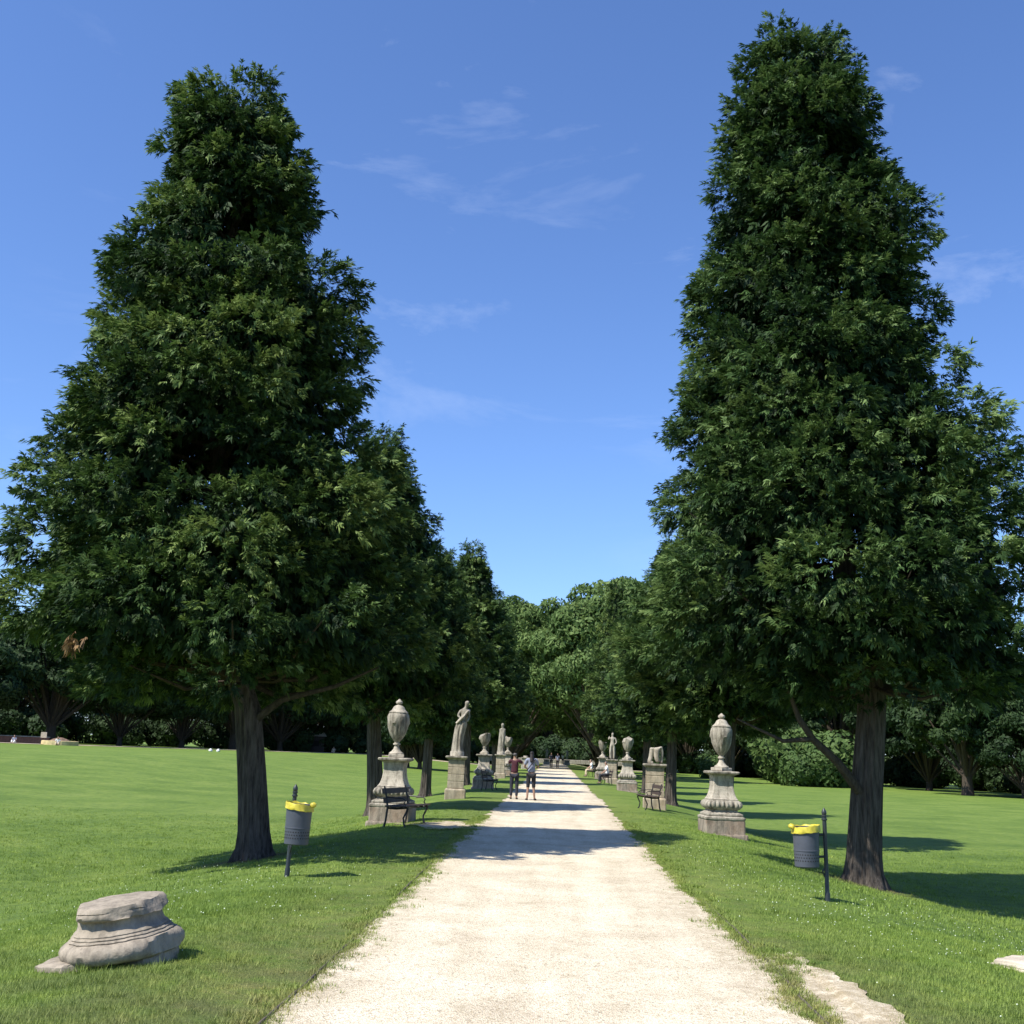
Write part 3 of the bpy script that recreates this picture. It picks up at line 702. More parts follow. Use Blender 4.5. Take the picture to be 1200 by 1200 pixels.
BL = 'dark trees along the far left edge of the lawn'; BRt = 'dark trees along the far right edge of the lawn'
g = random.Random(3)
wl = ['outermost', 'second', 'third', 'fourth', 'fifth', 'sixth', 'seventh', 'eighth', 'ninth', 'tenth', 'eleventh', 'twelfth', 'thirteenth', 'fourteenth', 'fifteenth']
lineL = [(-76, 118), (-66, 124), (-60, 134), (-55, 143), (-50, 152), (-45.5, 161), (-41, 170), (-37, 180), (-30, 188), (-22, 194), (-88, 128), (-72, 150), (-60, 168), (-46, 186)]
for i, (x, y) in enumerate(lineL):
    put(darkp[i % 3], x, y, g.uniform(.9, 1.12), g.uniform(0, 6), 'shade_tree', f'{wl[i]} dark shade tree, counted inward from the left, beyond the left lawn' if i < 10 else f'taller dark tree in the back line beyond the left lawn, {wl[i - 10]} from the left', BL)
lineR = [(62, 96), (54, 106), (47.5, 116), (41, 128), (35, 141), (30, 155), (25.5, 170), (21.5, 186), (17, 198), (72, 110), (60, 130), (48, 150), (38, 176)]
for i, (x, y) in enumerate(lineR):
    put(darkp[(i + 1) % 3], x, y, g.uniform(.9, 1.1), g.uniform(0, 6), 'shade_tree', f'{wl[i]} dark shade tree, counted inward from the right, beyond the right lawn' if i < 9 else f'dark tree in the back line beyond the right lawn, {wl[i - 9]} from the right', BRt)
put(darkp[2], 39.5, 112, .9, 1.0, 'shade_tree', 'dark tree with the thickest trunk standing forward on the right lawn', BRt)
put(darkp[0], 43.6, 109, .62, 2.0, 'shade_tree', 'thin trunked tree just right of the thickest trunk on the right lawn', BRt)
put(darkp[1], 47.2, 107, .66, 2.6, 'shade_tree', 'thin trunked tree at the right edge of the photo on the right lawn', BRt)
# two thin stems seen between the left urn and the statue
put(darkp[0], -15.6, 122, .60, 2.0, 'shade_tree', 'left one of two thin stemmed trees seen between the left urn and draped statue', BL)
put(darkp[1], -14.2, 121, .66, .6, 'shade_tree', 'right one of two thin stemmed trees seen between the left urn and draped statue', BL)

backs = [(-100, 146), (-88, 156), (-76, 166), (-66, 177), (-55, 190), (-45, 203), (-33, 212), (-21, 224), (-9, 232), (3, 234), (15, 230), (26, 220), (36, 204), (47, 188), (56, 170), (66, 152), (76, 134), (86, 118)]
for i, (x, y) in enumerate(backs):
    put(low_dark, x, y, 1.05 + .1 * ((i * 7) % 3), i * 1.7, 'shade_tree', f'low branched dark tree at the very back, number {i + 1} counted from the left', 'low branched trees at the back')
# shrubs and hedge masses under the far trees
def shrub_mesh(seed, w, d, h, n, m):
    g = np.random.default_rng(seed); P = []; Nn = []; T = []
    for k in range(14):
        c = np.array([g.uniform(-w, w) * .75, g.uniform(-d, d) * .6, g.uniform(.2, .75) * h]); lr = g.uniform(.28, .42) * h
        q = g.normal(size=(n // 14, 3)); q /= np.linalg.norm(q, axis=1, keepdims=True)
        pp = c + q * [lr * 1.3, lr * 1.1, lr]; P.append(pp); Nn.append(q + g.normal(0, .4, q.shape)); T.append(np.clip(.5 + g.uniform(-.2, .2) + g.normal(0, .15, len(q)), 0, 1))
    P = np.concatenate(P); Nn = np.concatenate(Nn); T = np.concatenate(T); P[:, 2] = np.abs(P[:, 2])
    Nn /= np.linalg.norm(Nn, axis=1, keepdims=True); a = np.cross(Nn, g.normal(size=Nn.shape)); a /= np.linalg.norm(a, axis=1, keepdims=True); b_ = np.cross(Nn, a)
    s_ = .24 * g.uniform(.5, 1.2, len(P))[:, None]
    V = np.stack([P - a * s_, P + b_ * s_ * .5, P + a * s_, P - b_ * s_ * .5], 1).reshape(-1, 3)
    me = np_mesh('shrub', V, np.arange(len(V)).reshape(-1, 4), T); me.materials.append(m); return me
sh_d = [shrub_mesh(801, 3.6, 2, 3.4, 6000, m_decd), shrub_mesh(802, 3.2, 2, 2.8, 5200, m_decd)]
sh_b = shrub_mesh(803, 2.6, 1.6, 3.2, 6000, foliage('bush_foliage', (.03, .06, .018), (.06, .11, .03), (.11, .17, .05)))
def shrub(me, x, y, s_, rz, label, group):
    o = link('shrub', me); o.location = G(x, y); o.rotation_euler = (0, 0, rz); o.scale = (s_, s_, s_); tag(o, label, 'shrub', group); return o
HB = 'dark shrubs under the far trees'
k = 0
for i in range(20):
    f = i / 19; x = -86 + 66 * f; y = 134 + (f > .35) * (f - .35) * 95 + g.uniform(-2, 2)
    x = -90 + 72 * f; y = 128 + 72 * f ** 1.1
    shrub(sh_d[i % 2], x, y, g.uniform(1.1, 1.5), g.uniform(0, 6), f'dark leafy shrub beyond the far left lawn, number {i + 1} counted from the left', HB)
for i in range(22):
    f = i / 21; x = 72 - 60 * f; y = 106 + 98 * f
    shrub(sh_d[i % 2], x, y, g.uniform(1.1, 1.5), g.uniform(0, 6), f'dark leafy shrub beyond the far right lawn, number {i + 1} counted from the right', 'dark shrubs beyond the right lawn')
for i in range(8):
    shrub(sh_d[i % 2], -14 + 4.1 * i, 203 + g.uniform(-2, 2), 1.4, g.uniform(0, 6), f'dark shrub beyond the end of the path, number {i + 1} counted from the left', 'shrubs beyond the path end')
shrub(sh_b, 27.3, 122, 1.15, .5, 'sunlit green bush just left of the right cypress trunk, at the lawn edge', None)
shrub(sh_b, 28.0, 128, 1.9, 2.5, 'tall sunlit bush behind the green bush left of the right trunk', None)
shrub(sh_b, 20.5, 150, .9, 1.5, 'small grey green bush beyond the right urn at the lawn edge', None)

# ------------------------------------------------------------------ stone monuments
def sqring(hw, z, n=24, rnd=.08, mod=None):
    """rounded-square ring with n points per side"""
    pts = []
    for s_ in range(4):
        for i in range(n):
            t_ = -1 + 2 * i / n
            x, y = t_ * hw, -hw
            m_ = mod(t_) if mod else 0
            y -= m_
            e = abs(t_)
            if e > 1 - rnd: k_ = (e - (1 - rnd)) / rnd; x *= 1 - rnd * .3 * k_; y *= 1 - rnd * .3 * k_
            for _ in range(s_): x, y = -y, x
            pts.append((x, y, z))
    return pts

def pedestal(x, y, rz, label, k=1.0, seed=0, group='tall carved pedestals along the avenue'):
    root = empty('stone_pedestal', G(x, y), rz); root.scale = (k, k, k); tag(root, label, 'pedestal', group)
    mb = MB(); mb.rings([sqring(.55, -.3), sqring(.55, .0), sqring(.54, .04), sqring(.49, .045), sqring(.49, .36), sqring(.478, .37)])
    mb.build('plinth', m_stone_w, root, rough=.012, rs=7, seed=seed)
    mb = MB(); mb.rings([sqring(.485, .372), sqring(.50, .40), sqring(.50, .44), sqring(.46, .465), sqring(.44, .475), sqring(.455, .49), sqring(.45, .525), sqring(.39, .55), sqring(.34, .58), sqring(.335, .61)])
    mb.build('base_moulding', m_stone, root, rough=.008, rs=9, seed=seed)
    fl = lambda amp: (lambda t_: amp * (abs(math.sin(t_ * math.pi * 3.5)) ** .6 - .35))
    mb = MB(); mb.rings([sqring(.335, .612), sqring(.37, .64, mod=fl(.02)), sqring(.405, .69, mod=fl(.06)), sqring(.41, .75, mod=fl(.07)), sqring(.39, .81, mod=fl(.06)), sqring(.36, .845, mod=fl(.015)), sqring(.345, .855)])
    mb.build('gadrooned_band', m_stone, root, smooth=True)
    mb = MB(); mb.rings([sqring(.352, .857), sqring(.352, .875), sqring(.325, .90), sqring(.295, .97), sqring(.27, 1.06), sqring(.252, 1.18), sqring(.247, 1.30), sqring(.252, 1.38), sqring(.265, 1.43)])
    mb.build('shaft', m_pale, root, rough=.005, rs=6, seed=seed)
    mb = MB(); mb.rings([sqring(.27, 1.432), sqring(.29, 1.455), sqring(.33, 1.475), sqring(.378, 1.495), sqring(.385, 1.53), sqring(.36, 1.548), sqring(.20, 1.555)])
    mb.build('cornice', m_stone, root, rough=.008, rs=8, seed=seed)
    return root, 1.556 * k

def urn_obj(x, y, z, rz, label, k=1.0, seed=0, broken=0.0, lid=True):
    root = empty('stone_urn', (x, y, z), rz); root.scale = (k, k, k); tag(root, label, 'urn', 'stone urns on the pedestals')
    mb = MB(); mb.box((0, 0, .04), (.37, .37, .08), bev=.012); mb.lathe([(.08, .18), (.10, .185), (.12, .165), (.15, .12), (.21, .075), (.27, .058), (.30, .056), (.305, .085), (.325, .092), (.345, .085), (.35, .06), (.375, .06)], 32)
    mb.build('foot', m_pale, root, smooth=True)
    top = .375
    def mod(z_, a):
        f = 0.0
        if z_ < top + .40: f = .10 * (abs(math.sin(a * 6)) - .5) * min(1, (z_ - top) / .1)
        elif z_ < top + .62: f = .02 * math.sin(9 * a + 30 * z_) + .13 * max(0, math.cos(3 * a)) * math.exp(-((z_ - top - .52 + .06 * math.cos(6 * a)) / .05) ** 2) + .02 * math.sin(17 * a + z_ * 40)
        return f
    prof = [(top, .062), (top + .03, .085), (top + .10, .14), (top + .20, .195), (top + .32, .235), (top + .42, .255), (top + .46, .262), (top + .52, .268), (top + .60, .272), (top + .66, .262), (top + .70, .235), (top + .715, .245), (top + .73, .235)]
    if broken: prof = prof[:broken]
    mb = MB(); mb.lathe(prof, 60, mod=mod)
    if broken:
        for i, v in enumerate(mb.v):
            if v[2] > prof[-1][0] - .12: mb.v[i] = (v[0], v[1], v[2] + .20 * mnoise.noise(Vector((v[0] * 4 + seed, v[1] * 4, 0))) - .25 * v[0])
    mb.build('bowl', m_stone, root, smooth=True, rough=.006, rs=14, seed=seed)
    if lid:
        mb = MB(); zt = top + .73; mb.lathe([(zt, .225), (zt + .015, .22), (zt + .04, .18), (zt + .08, .155), (zt + .13, .13), (zt + .16, .09), (zt + .175, .05)], 32)
        mb.build('lid', m_pale, root, smooth=True)
        mb = MB(); mb.lathe([(zt + .17, .04), (zt + .19, .055), (zt + .205, .075), (zt + .235, .088), (zt + .265, .08), (zt + .29, .045), (zt + .31, .028), (zt + .325, .008)], 16); mb.build('finial', m_pale, root, smooth=True)
    return root

pd, h = pedestal(-3.72, 26.9, R(-4), 'carved stone pedestal left of the path, right behind the near bench, carrying a lidded urn', .95, 1)
urn_obj(-3.72, 26.9, float(gz(-3.72, 26.9)) + h, R(10), 'lidded stone urn on the pedestal behind the near left bench', .95, 1)
pd, h = pedestal(4.12, 28.6, R(5), 'carved stone pedestal on the right lawn, nearest to the right bin, carrying a lidded urn', .98, 2)
urn_obj(4.12, 28.6, float(gz(4.12, 28.6)) + h, R(40), 'lidded stone urn on the near right pedestal, with a ball finial', .98, 2)
def pair(x, y, k, l1, l2, seed, brk=7, uk=1.0, low=False):
    pd, h = pedestal(x, y, R(seed * 7 % 11 - 5), l1, k, seed)
    urn_obj(x, y, float(gz(x, y)) + h, seed, l2, uk, seed, broken=brk, lid=False)
pair(-3.2, 52.3, .97, 'third monument of the left row, a carved pedestal under a broken urn', 'broken goblet shaped urn right of the draped statue in the left row', 3, 8, .95)
pair(3.70, 58.6, 1.0, 'carved pedestal of the right row with an open urn, left of the animal statue pillar', 'open tulip shaped urn on the pedestal left of the animal statue', 4, 9, 1.05)
pair(-3.35, 82, 1.0, 'far left carved pedestal half hidden behind the person in maroon', 'small far urn just left of the person in maroon', 5, 9, 1.1)
pair(3.5, 84, 1.0, 'far right carved pedestal behind the man sitting on a bench', 'far right urn above the man sitting on a bench', 6, 9, 1.15)

def pillar(x, y, rz, label, k=1.0, seed=0, w=.285, hh=1.32, drum=True, m=None):
    root = empty('stone_pillar', G(x, y), rz); root.scale = (k, k, k); tag(root, label, 'pillar', 'square block pillars along the avenue')
    m = m or m_brickstone
    mb = MB(); mb.rings([sqring(w + .08, -.3), sqring(w + .08, .29), sqring(w + .07, .32), sqring(w + .03, .35)]); mb.build('plinth', m, root, rough=.008, rs=8, seed=seed)
    mb = MB(); z = .352; nn = 4; ch = (hh - .352) / nn
    for i in range(nn):
        j = random.uniform(-.004, .004)
        mb.box((j, -j, z + ch / 2), (2 * w + j, 2 * w - j, ch - .012), bev=.012); z += ch
    mb.box((0, 0, (hh + .352) / 2), (2 * w - .02, 2 * w - .02, hh - .36)); mb.build('shaft', m, root, rough=.004, rs=9, seed=seed)
    mb = MB(); mb.rings([sqring(w + .005, hh), sqring(w + .02, hh + .03), sqring(w + .075, hh + .07), sqring(w + .10, hh + .09), sqring(w + .10, hh + .13), sqring(w + .08, hh + .145)]); mb.build('cap', m_stone, root, rough=.006, rs=9, seed=seed)
    top = hh + .147
    if drum:
        mb = MB(); mb.lathe([(top, .25), (top + .14, .245), (top + .16, .235)], 28); mb.build('drum', m_pale, root, smooth=True); top += .161
    return root, top * k

def skin_mesh(name, J, E, Rd, root=0, sub=2, remesh=None, mod=None):
    me = bpy.data.meshes.new(name + '_s'); me.from_pydata([tuple(j) for j in J], E, []); me.update()
    o = bpy.data.objects.new(name + '_s', me); C.objects.link(o)
    md = o.modifiers.new('s', 'SKIN'); md.use_smooth_shade = True; md.branch_smoothing = .6
    for i, v in enumerate(me.skin_vertices[0].data):
        r_ = Rd[i]; v.radius = r_ if hasattr(r_, '__len__') else (r_, r_); v.use_root = (i == root)
    if sub: m2 = o.modifiers.new('u', 'SUBSURF'); m2.levels = sub; m2.render_levels = sub
    if remesh: m3 = o.modifiers.new('r', 'REMESH'); m3.mode = 'VOXEL'; m3.voxel_size = remesh; m3.use_smooth_shade = True
    dg = bpy.context.evaluated_depsgraph_get(); dg.update()
    ev = bpy.data.meshes.new_from_object(o.evaluated_get(dg)); ev.name = name
    bpy.data.objects.remove(o)
    return ev

# draped figure: a robe of folds and a twisted bare upper body
def fold_ring(cx_, cy_, z, rx, ry, ph, amp, n=64):
    out = []
    for k in range(n):
        a = 2 * math.pi * k / n; f = 1 + amp * (math.sin(6 * a + ph) * .6 + math.sin(11 * a + ph * 1.7) * .4)
        out.append((cx_ + rx * f * math.cos(a), cy_ + ry * f * math.sin(a), z))
    return out
def draped_statue(x, y, z, rz, label, k=1.0):
    root = empty('statue', (x, y, z), rz); root.scale = (k, k, k); tag(root, label, 'statue', None)
    mb = MB()
    mb.rings([fold_ring(0, 0, 0, .22, .2, 0, .08), fold_ring(-.01, 0, .08, .20, .18, .3, .12), fold_ring(0, 0, .3, .18, .17, .8, .14), fold_ring(.03, 0, .6, .18, .17, 1.3, .13), fold_ring(.08, -.01, .85, .19, .17, 1.7, .12), fold_ring(.12, -.01, 1.0, .185, .16, 2.1, .10), fold_ring(.135, -.01, 1.08, .16, .14, 2.5, .06), fold_ring(.14, 0, 1.12, .10, .09, 2.8, .02)])
    mb.build('robe', m_stone, root, smooth=True)
    J = [(.13, 0, 1.0), (.15, 0, 1.15), (.17, 0, 1.32), (.20, -.01, 1.48), (.24, -.02, 1.58), (.27, -.03, 1.66), (.285, -.045, 1.76), (.28, -.05, 1.84),
         (.05, -.02, 1.47), (-.03, -.08, 1.28), (.10, -.16, 1.18), (.34, .0, 1.46), (.38, .02, 1.24), (.30, -.10, 1.06)]
    E = [(0, 1), (1, 2), (2, 3), (3, 4), (4, 5), (5, 6), (6, 7), (3, 8), (8, 9), (9, 10), (3, 11), (11, 12), (12, 13)]
    Rd = [(.14, .12), (.125, .10), (.15, .11), (.155, .10), (.06, .06), (.06, .065), (.085, .10), (.06, .07), .062, .048, .036, .062, .048, .036]
    me = skin_mesh('upper_body', J, E, Rd, remesh=.016)
    link('upper_body', me, m_stone, root, True)
    mb = MB(); pts = [(-.06, -.12, 1.0), (.05, -.17, 1.12), (.2, -.16, 1.28), (.33, -.08, 1.46), (.36, .05, 1.5), (.28, .12, 1.3), (.18, .14, 1.05)]
    mb.tube(pts, [.05, .055, .05, .05, .055, .06, .05], n=10); mb.build('sash', m_pale, root, smooth=True, rough=.02, rs=12)
    return root
pl, h = pillar(-3.45, 40.6, R(3), 'square sandy block pillar in the left row carrying the tall draped statue', 1.0, 5)
draped_statue(-3.45, 40.6, float(gz(-3.45, 40.6)) + h - .002, R(0), 'tall leaning draped statue on a round drum, left of the couple', .97)
pl, h = pillar(3.46, 39.8, R(-4), 'square block pillar in the right row beside the small dark bench', 1.03, 6, w=.30, hh=1.30, drum=False)
# statue remains: two robed legs, a stump and a drapery arch
def remains(x, y, z, rz, k, label):
    J = [(-.05, 0, .02), (-.20, -.02, .05), (-.14, 0, .20), (-.11, 0, .40), (-.07, 0, .58), (.06, 0, .60), (.05, -.03, .42), (.04, -.04, .22), (.10, -.03, .06), (.19, .02, .55), (.24, .02, .36), (.22, .02, .15), (.19, 0, .02)]
    E = [(0, 1), (1, 2), (2, 3), (3, 4), (4, 5), (5, 6), (6, 7), (7, 8), (5, 9), (9, 10), (10, 11), (11, 12)]
    Rd = [.07, .08, .075, .085, .09, .12, .12, .09, .08, .07, .05, .045, .06]
    me = skin_mesh('figure', J, E, Rd, root=4, remesh=.018)
    o = link('statue', me, m_pale, None, True); o.location = (x, y, z); o.rotation_euler = (0, 0, rz); o.scale = (k, k, k)
    return tag(o, label, 'statue')
remains(3.46, 39.8, float(gz(3.46, 39.8)) + h - .01, R(5), 1.06, 'headless broken statue, two pale lumps on the pillar beside the small dark bench')
pl, h = pillar(-3.44, 73.4, 0, 'far square block pillar in the left row, left of the person in maroon', 1.0, 7, w=.27, hh=1.35)
mb = MB(); mb.rings([fold_ring(0, 0, 0, .25, .2, 0, .08), fold_ring(-.01, 0, .1, .21, .18, .3, .12), fold_ring(0, 0, .4, .19, .17, .8, .14), fold_ring(.03, 0, .75, .19, .17, 1.3, .13), fold_ring(.05, 0, .98, .2, .17, 1.6, .1), fold_ring(.05, 0, 1.2, .19, .13, 1.9, .06), fold_ring(.05, 0, 1.42, .2, .12, 2, .03), fold_ring(.05, 0, 1.5, .07, .07, 2, 0), fold_ring(.05, 0, 1.58, .08, .09, 2, 0), fold_ring(.05, 0, 1.7, .1, .11, 2, 0), fold_ring(.05, 0, 1.8, .05, .06, 2, 0)])
o = mb.build('statue', m_stone, None, smooth=True, rough=.02, rs=8); o.location = (-3.44, 73.4, float(gz(-3.44, 73.4)) + h); tag(o, 'small robed statue on the far pillar left of the person in maroon', 'statue')
pl, h = pillar(3.65, 73.2, 0, 'far square block pillar in the right row behind the seated man', 1.0, 8, w=.28, hh=1.35, drum=False)
def far_figure(x, y, z, k, label, m):
    J = [(0, 0, 1.0), (0, 0, 1.2), (0, 0, 1.42), (0, 0, 1.55), (0, 0, 1.68), (.02, 0, 1.78), (.1, 0, .95), (.12, .02, .5), (.12, 0, .05), (-.09, 0, .95), (-.13, -.03, .5), (-.1, 0, .05), (.2, 0, 1.4), (.27, -.04, 1.15), (.17, -.12, 1.0), (-.2, 0, 1.4), (-.28, 0, 1.3), (-.2, 0, 1.55)]
    E = [(0, 1), (1, 2), (2, 3), (3, 4), (4, 5), (0, 6), (6, 7), (7, 8), (0, 9), (9, 10), (10, 11), (2, 12), (12, 13), (13, 14), (2, 15), (15, 16), (16, 17)]
    Rd = [(.15, .11), (.13, .1), (.17, .11), .06, .09, .07, .1, .075, .06, .1, .075, .06, .06, .045, .035, .06, .045, .035]
    o = link('statue', skin_mesh('figure', J, E, Rd, remesh=.03), m, None, True); o.location = (x, y, z); o.scale = (k, k, k)
    return tag(o, label, 'statue')
far_figure(3.65, 73.2, float(gz(3.65, 73.2)) + h - .02, .95, 'standing stone figure with a raised arm above the man sitting on a bench', m_pale)
# pale monuments at the far end
for x, y, lab1, lab2 in ((-1.2, 176, 'far low pedestal at the end of the path, left one', 'left pale statue at the far end of the path'), (1.9, 176, 'far low pedestal at the end of the path, right one', 'right pale statue at the far end of the path')):
    pl, h = pillar(x, y, 0, lab1, 1.0, 9, w=.4, hh=.6, drum=False, m=m_pale)
    far_figure(x, y, float(gz(x, y)) + h - .02, .9, lab2, m_pale)
pl, h = pillar(-2.95, 118, 0, 'pale far pillar just right of the woman with the backpack strap', 1.0, 9, w=.36, hh=1.0, drum=True, m=m_pale)
mb = MB(); mb.box((0, 0, .35), (26, .6, .7), bev=.05); o = mb.build('low_wall', m_stone, None); o.location = G(0, 197); tag(o, 'long low pale wall crossing behind the end of the path', 'wall')

# ------------------------------------------------------------------ stone fragments in the foreground
base = empty('column_base', (-3.22, 8.95, float(gz(-3.38, 8.95)) - .02), R(-3)); tag(base, 'broken tilted stone column base lying on the left foreground grass', 'column base')
base.rotation_euler = (R(4), R(-8.5), R(-3)); base.scale = (.90, .90, .88)
prof = [(.10, .45), (.118, .485), (.15, .505), (.195, .507), (.23, .488), (.258, .455), (.262, .425), (.272, .43), (.282, .42), (.286, .405), (.296, .41), (.306, .40), (.31, .385), (.32, .388), (.33, .378), (.35, .352), (.385, .338), (.42, .338), (.435, .35), (.44, .372), (.452, .386), (.475, .392), (.495, .384), (.498, .375), (.504, .385), (.52, .38), (.54, .365), (.548, .33), (.552, .20), (.556, .01)]
mb = MB()
def cmod(z_, a):
    chip = -.10 * max(0, math.cos(a - R(205))) ** 14 * (1 if z_ > .43 else .1) - .05 * max(0, math.cos(a - R(330))) ** 20 * (z_ > .44)
    return chip - .035 * max(0, mnoise.noise(Vector((math.cos(a) * 5, math.sin(a) * 5, z_ * 9)))) * 2 * (1 if z_ > .40 or z_ < .26 else .3)
mb.lathe(prof, 120, mod=cmod)
cuts = [((-.93, -.35, .10), .378, .42), ((.45, -.88, .15), .425, .44), ((.92, -.30, .12), .475, .0), ((.75, -.6, -.45), .445, .0), ((-.75, -.62, -.2), .495, .0), ((.9, -.1, .5), .52, .4)]
for i, v in enumerate(mb.v):
    p_ = Vector(v)
    for n_c, d_c, zmin in cuts:
        n_v = Vector(n_c).normalized(); q = p_.dot(n_v) - d_c
        if q > 0 and p_.z > zmin: p_ -= n_v * q
    mb.v[i] = tuple(p_)
mb.build('moulded_drum', m_base, base, smooth=True, rough=.010, rs=10, seed=3)
mb = MB(); n_ = 30
pts = [(-.60, -.34), (-.30, -.50), (-.12, -.40), (.08, -.28), (.30, -.30), (.42, -.20), (.44, .1), (.30, .40), (-.20, .46), (-.50, .34), (-.60, .0)]
pts2 = []
for i, a in enumerate(pts):
    c_ = pts[(i + 1) % len(pts)]
    for q in range(6): pts2.append((a[0] + (c_[0] - a[0]) * q / 6, a[1] + (c_[1] - a[1]) * q / 6))
mb.rings([[(x * .97, y * .97, -.12) for x, y in pts2], [(x, y, -.05) for x, y in pts2], [(x, y, .07) for x, y in pts2], [(x * .985, y * .985, .125) for x, y in pts2], [(x * .93, y * .93, .14) for x, y in pts2], [(x * .5, y * .5, .142) for x, y in pts2]])
mb.build('plinth', m_base, base, rough=.018, rs=9, seed=9)

fr = empty('stone_fragment', (4.74, 11.5, float(gz(4.74, 11.5)) + .035), R(-28)); tag(fr, 'flat pale moulded stone slab lying in the grass at the right edge', 'stone slab')
def poly_rings(pts, zs):
    P2 = []
    for i, a in enumerate(pts):
        c_ = pts[(i + 1) % len(pts)]
        for q in range(7): P2.append((a[0] + (c_[0] - a[0]) * q / 7, a[1] + (c_[1] - a[1]) * q / 7))
    return [[(x * s_, y * s_, z) for x, y in P2] for z, s_ in zs]
mb = MB(); mb.rings(poly_rings([(-.50, -.22), (.1, -.34), (.75, -.36), (.9, .1), (.6, .36), (-.1, .36), (-.38, .2)], [(-.1, 1.0), (.02, 1.02), (.035, .99), (.042, .955), (.052, .97), (.064, .955), (.07, .91), (.09, .90), (.10, .87), (.104, .5)]))
mb.build('slab', m_slab, fr, rough=.014, rs=9, seed=4)

# ------------------------------------------------------------------ litter bins
m_binpost = plain('dark_green_metal', (.030, .036, .038), .45, .3, .2)
m_bucket = plain('grey_plastic', (.058, .064, .080), .5, 0, .12, 5)
m_bag = plain('yellow_plastic', (.52, .43, .04), .45, 0, .18, 14, .5)
m_dark = plain('shadow_hole', (.012, .012, .012), .9)
def litter_bin(x, y, tilt, bx, by, zb, label, knot):
    root = empty('litter_bin', G(x, y)); root.rotation_euler = tilt; tag(root, label, 'litter bin', 'litter bins beside the path')
    mb = MB(); mb.lathe([(-.1, .034), (.10, .034), (.12, .028), (.5, .027), (1.0, .027)], 14); mb.build('post', m_binpost, root, smooth=True)
    mb = MB(); mb.lathe([(1.0, .027), (1.005, .038), (1.02, .038), (1.025, .028), (1.045, .026), (1.05, .036), (1.065, .036), (1.07, .026), (1.09, .034), (1.115, .03), (1.14, .016), (1.16, .003)], 14); mb.build('finial', m_binpost, root, smooth=True)
    rb = .165
    # bucket, open tube with ribs
    mb = MB(); H0 = zb; K = 48
    prof = [(H0, .05), (H0, rb * .86), (H0 + .012, rb * .93), (H0 + .05, rb * .935), (H0 + .05, rb * .935), (H0 + .20, rb * .96), (H0 + .202, rb * .99), (H0 + .215, rb * .99), (H0 + .217, rb * .965), (H0 + .47, rb), (H0 + .475, rb * 1.04), (H0 + .50, rb * 1.05), (H0 + .50, rb * .96), (H0 + .30, rb * .92)]
    mb.lathe(prof, K, c=(bx, by, 0)); mb.build('bucket', m_bucket, root, smooth=True)
    # drain holes in the lower band
    mb = MB(); 
    for row in range(3):
        for q in range(30):
            a = 2 * math.pi * (q + .5 * (row % 2)) / 30; z = H0 + .085 + row * .037; rr_ = rb * (.945 + .04 * (z - H0)) + .0015
            c_ = Vector((bx + rr_ * math.cos(a), by + rr_ * math.sin(a), z)); tx = Vector((-math.sin(a), math.cos(a), 0)); b0 = len(mb.v)
            mb.v += [tuple(c_ + tx * .0085 * math.cos(w_) + Vector((0, 0, .0085 * math.sin(w_)))) for w_ in [k_ * math.pi / 4 for k_ in range(8)]]; mb.f.append(tuple(range(b0, b0 + 8)))
    mb.build('drain_holes', m_dark, root)
    mb = MB(); d = Vector((bx, by, 0)); un = d.normalized()
    for z in (zb + .13, zb + .40):
        mb.tube([(0, 0, z), tuple(un * (d.length - rb * .9) + Vector((0, 0, z)))], .016, n=8)
    mb.tube([(0, 0, zb + .02), tuple(un * .05 + Vector((0, 0, zb - .05))), tuple(un * .02 + Vector((0, 0, zb - .12)))], .012, n=8)
    mb.build('bracket', m_binpost, root, smooth=True)
    # bag folded over the rim
    rl = []; g = random.Random(knot)
    def wr(z, r_, amp, sd_): return [(bx + (r_ * (1 + amp * mnoise.noise(Vector((math.cos(a) * 2.5, math.sin(a) * 2.5, sd_))) + amp * .5 * math.sin(19 * a + sd_))) * math.cos(a), by + (r_ * (1 + amp * mnoise.noise(Vector((math.cos(a) * 2.5, math.sin(a) * 2.5, sd_))) + amp * .5 * math.sin(19 * a + sd_))) * math.sin(a), H0 + z + .012 * mnoise.noise(Vector((math.cos(a) * 3, math.sin(a) * 3, sd_ + 4))) + .018 * knot * math.cos(a)) for a in [2 * math.pi * k_ / 72 for k_ in range(72)]]
    rl = [wr(.428, rb * 1.09, .012, 1), wr(.432, rb * 1.12, .015, 2), wr(.46, rb * 1.10, .018, 3), wr(.495, rb * 1.10, .012, 4), wr(.512, rb * 1.08, .012, 5), wr(.510, rb * 1.02, .015, 6), wr(.47, rb * .94, .03, 7), wr(.34, rb * .74, .1, 8), wr(.30, rb * .2, .1, 9)]
    mb = MB(); mb.rings(rl, cap=False)
    bag = mb.build('bag', m_bag, root, smooth=True)
    mb = MB(); s_ = -1 if knot > 0 else 1
    kx = bx + s_ * rb * 1.12
    mb.lathe([(-.03, .012), (-.02, .035), (0, .045), (.02, .04), (.035, .018)], 12, c=(kx, by - .05, H0 + .50)); mb.build('knot', m_bag, root, smooth=True, rough=.012, rs=25)
    return root
litter_bin(-3.38, 14.95, (0, R(1.2), 0), .115, -.17, .42, 'grey bin with a yellow bag left of the path near the trunk', -1)
litter_bin(3.53, 15.15, (0, R(-1.5), 0), -.25, -.03, .42, 'grey bin hung on a tall post with a knotted yellow bag, right of the path', 1)

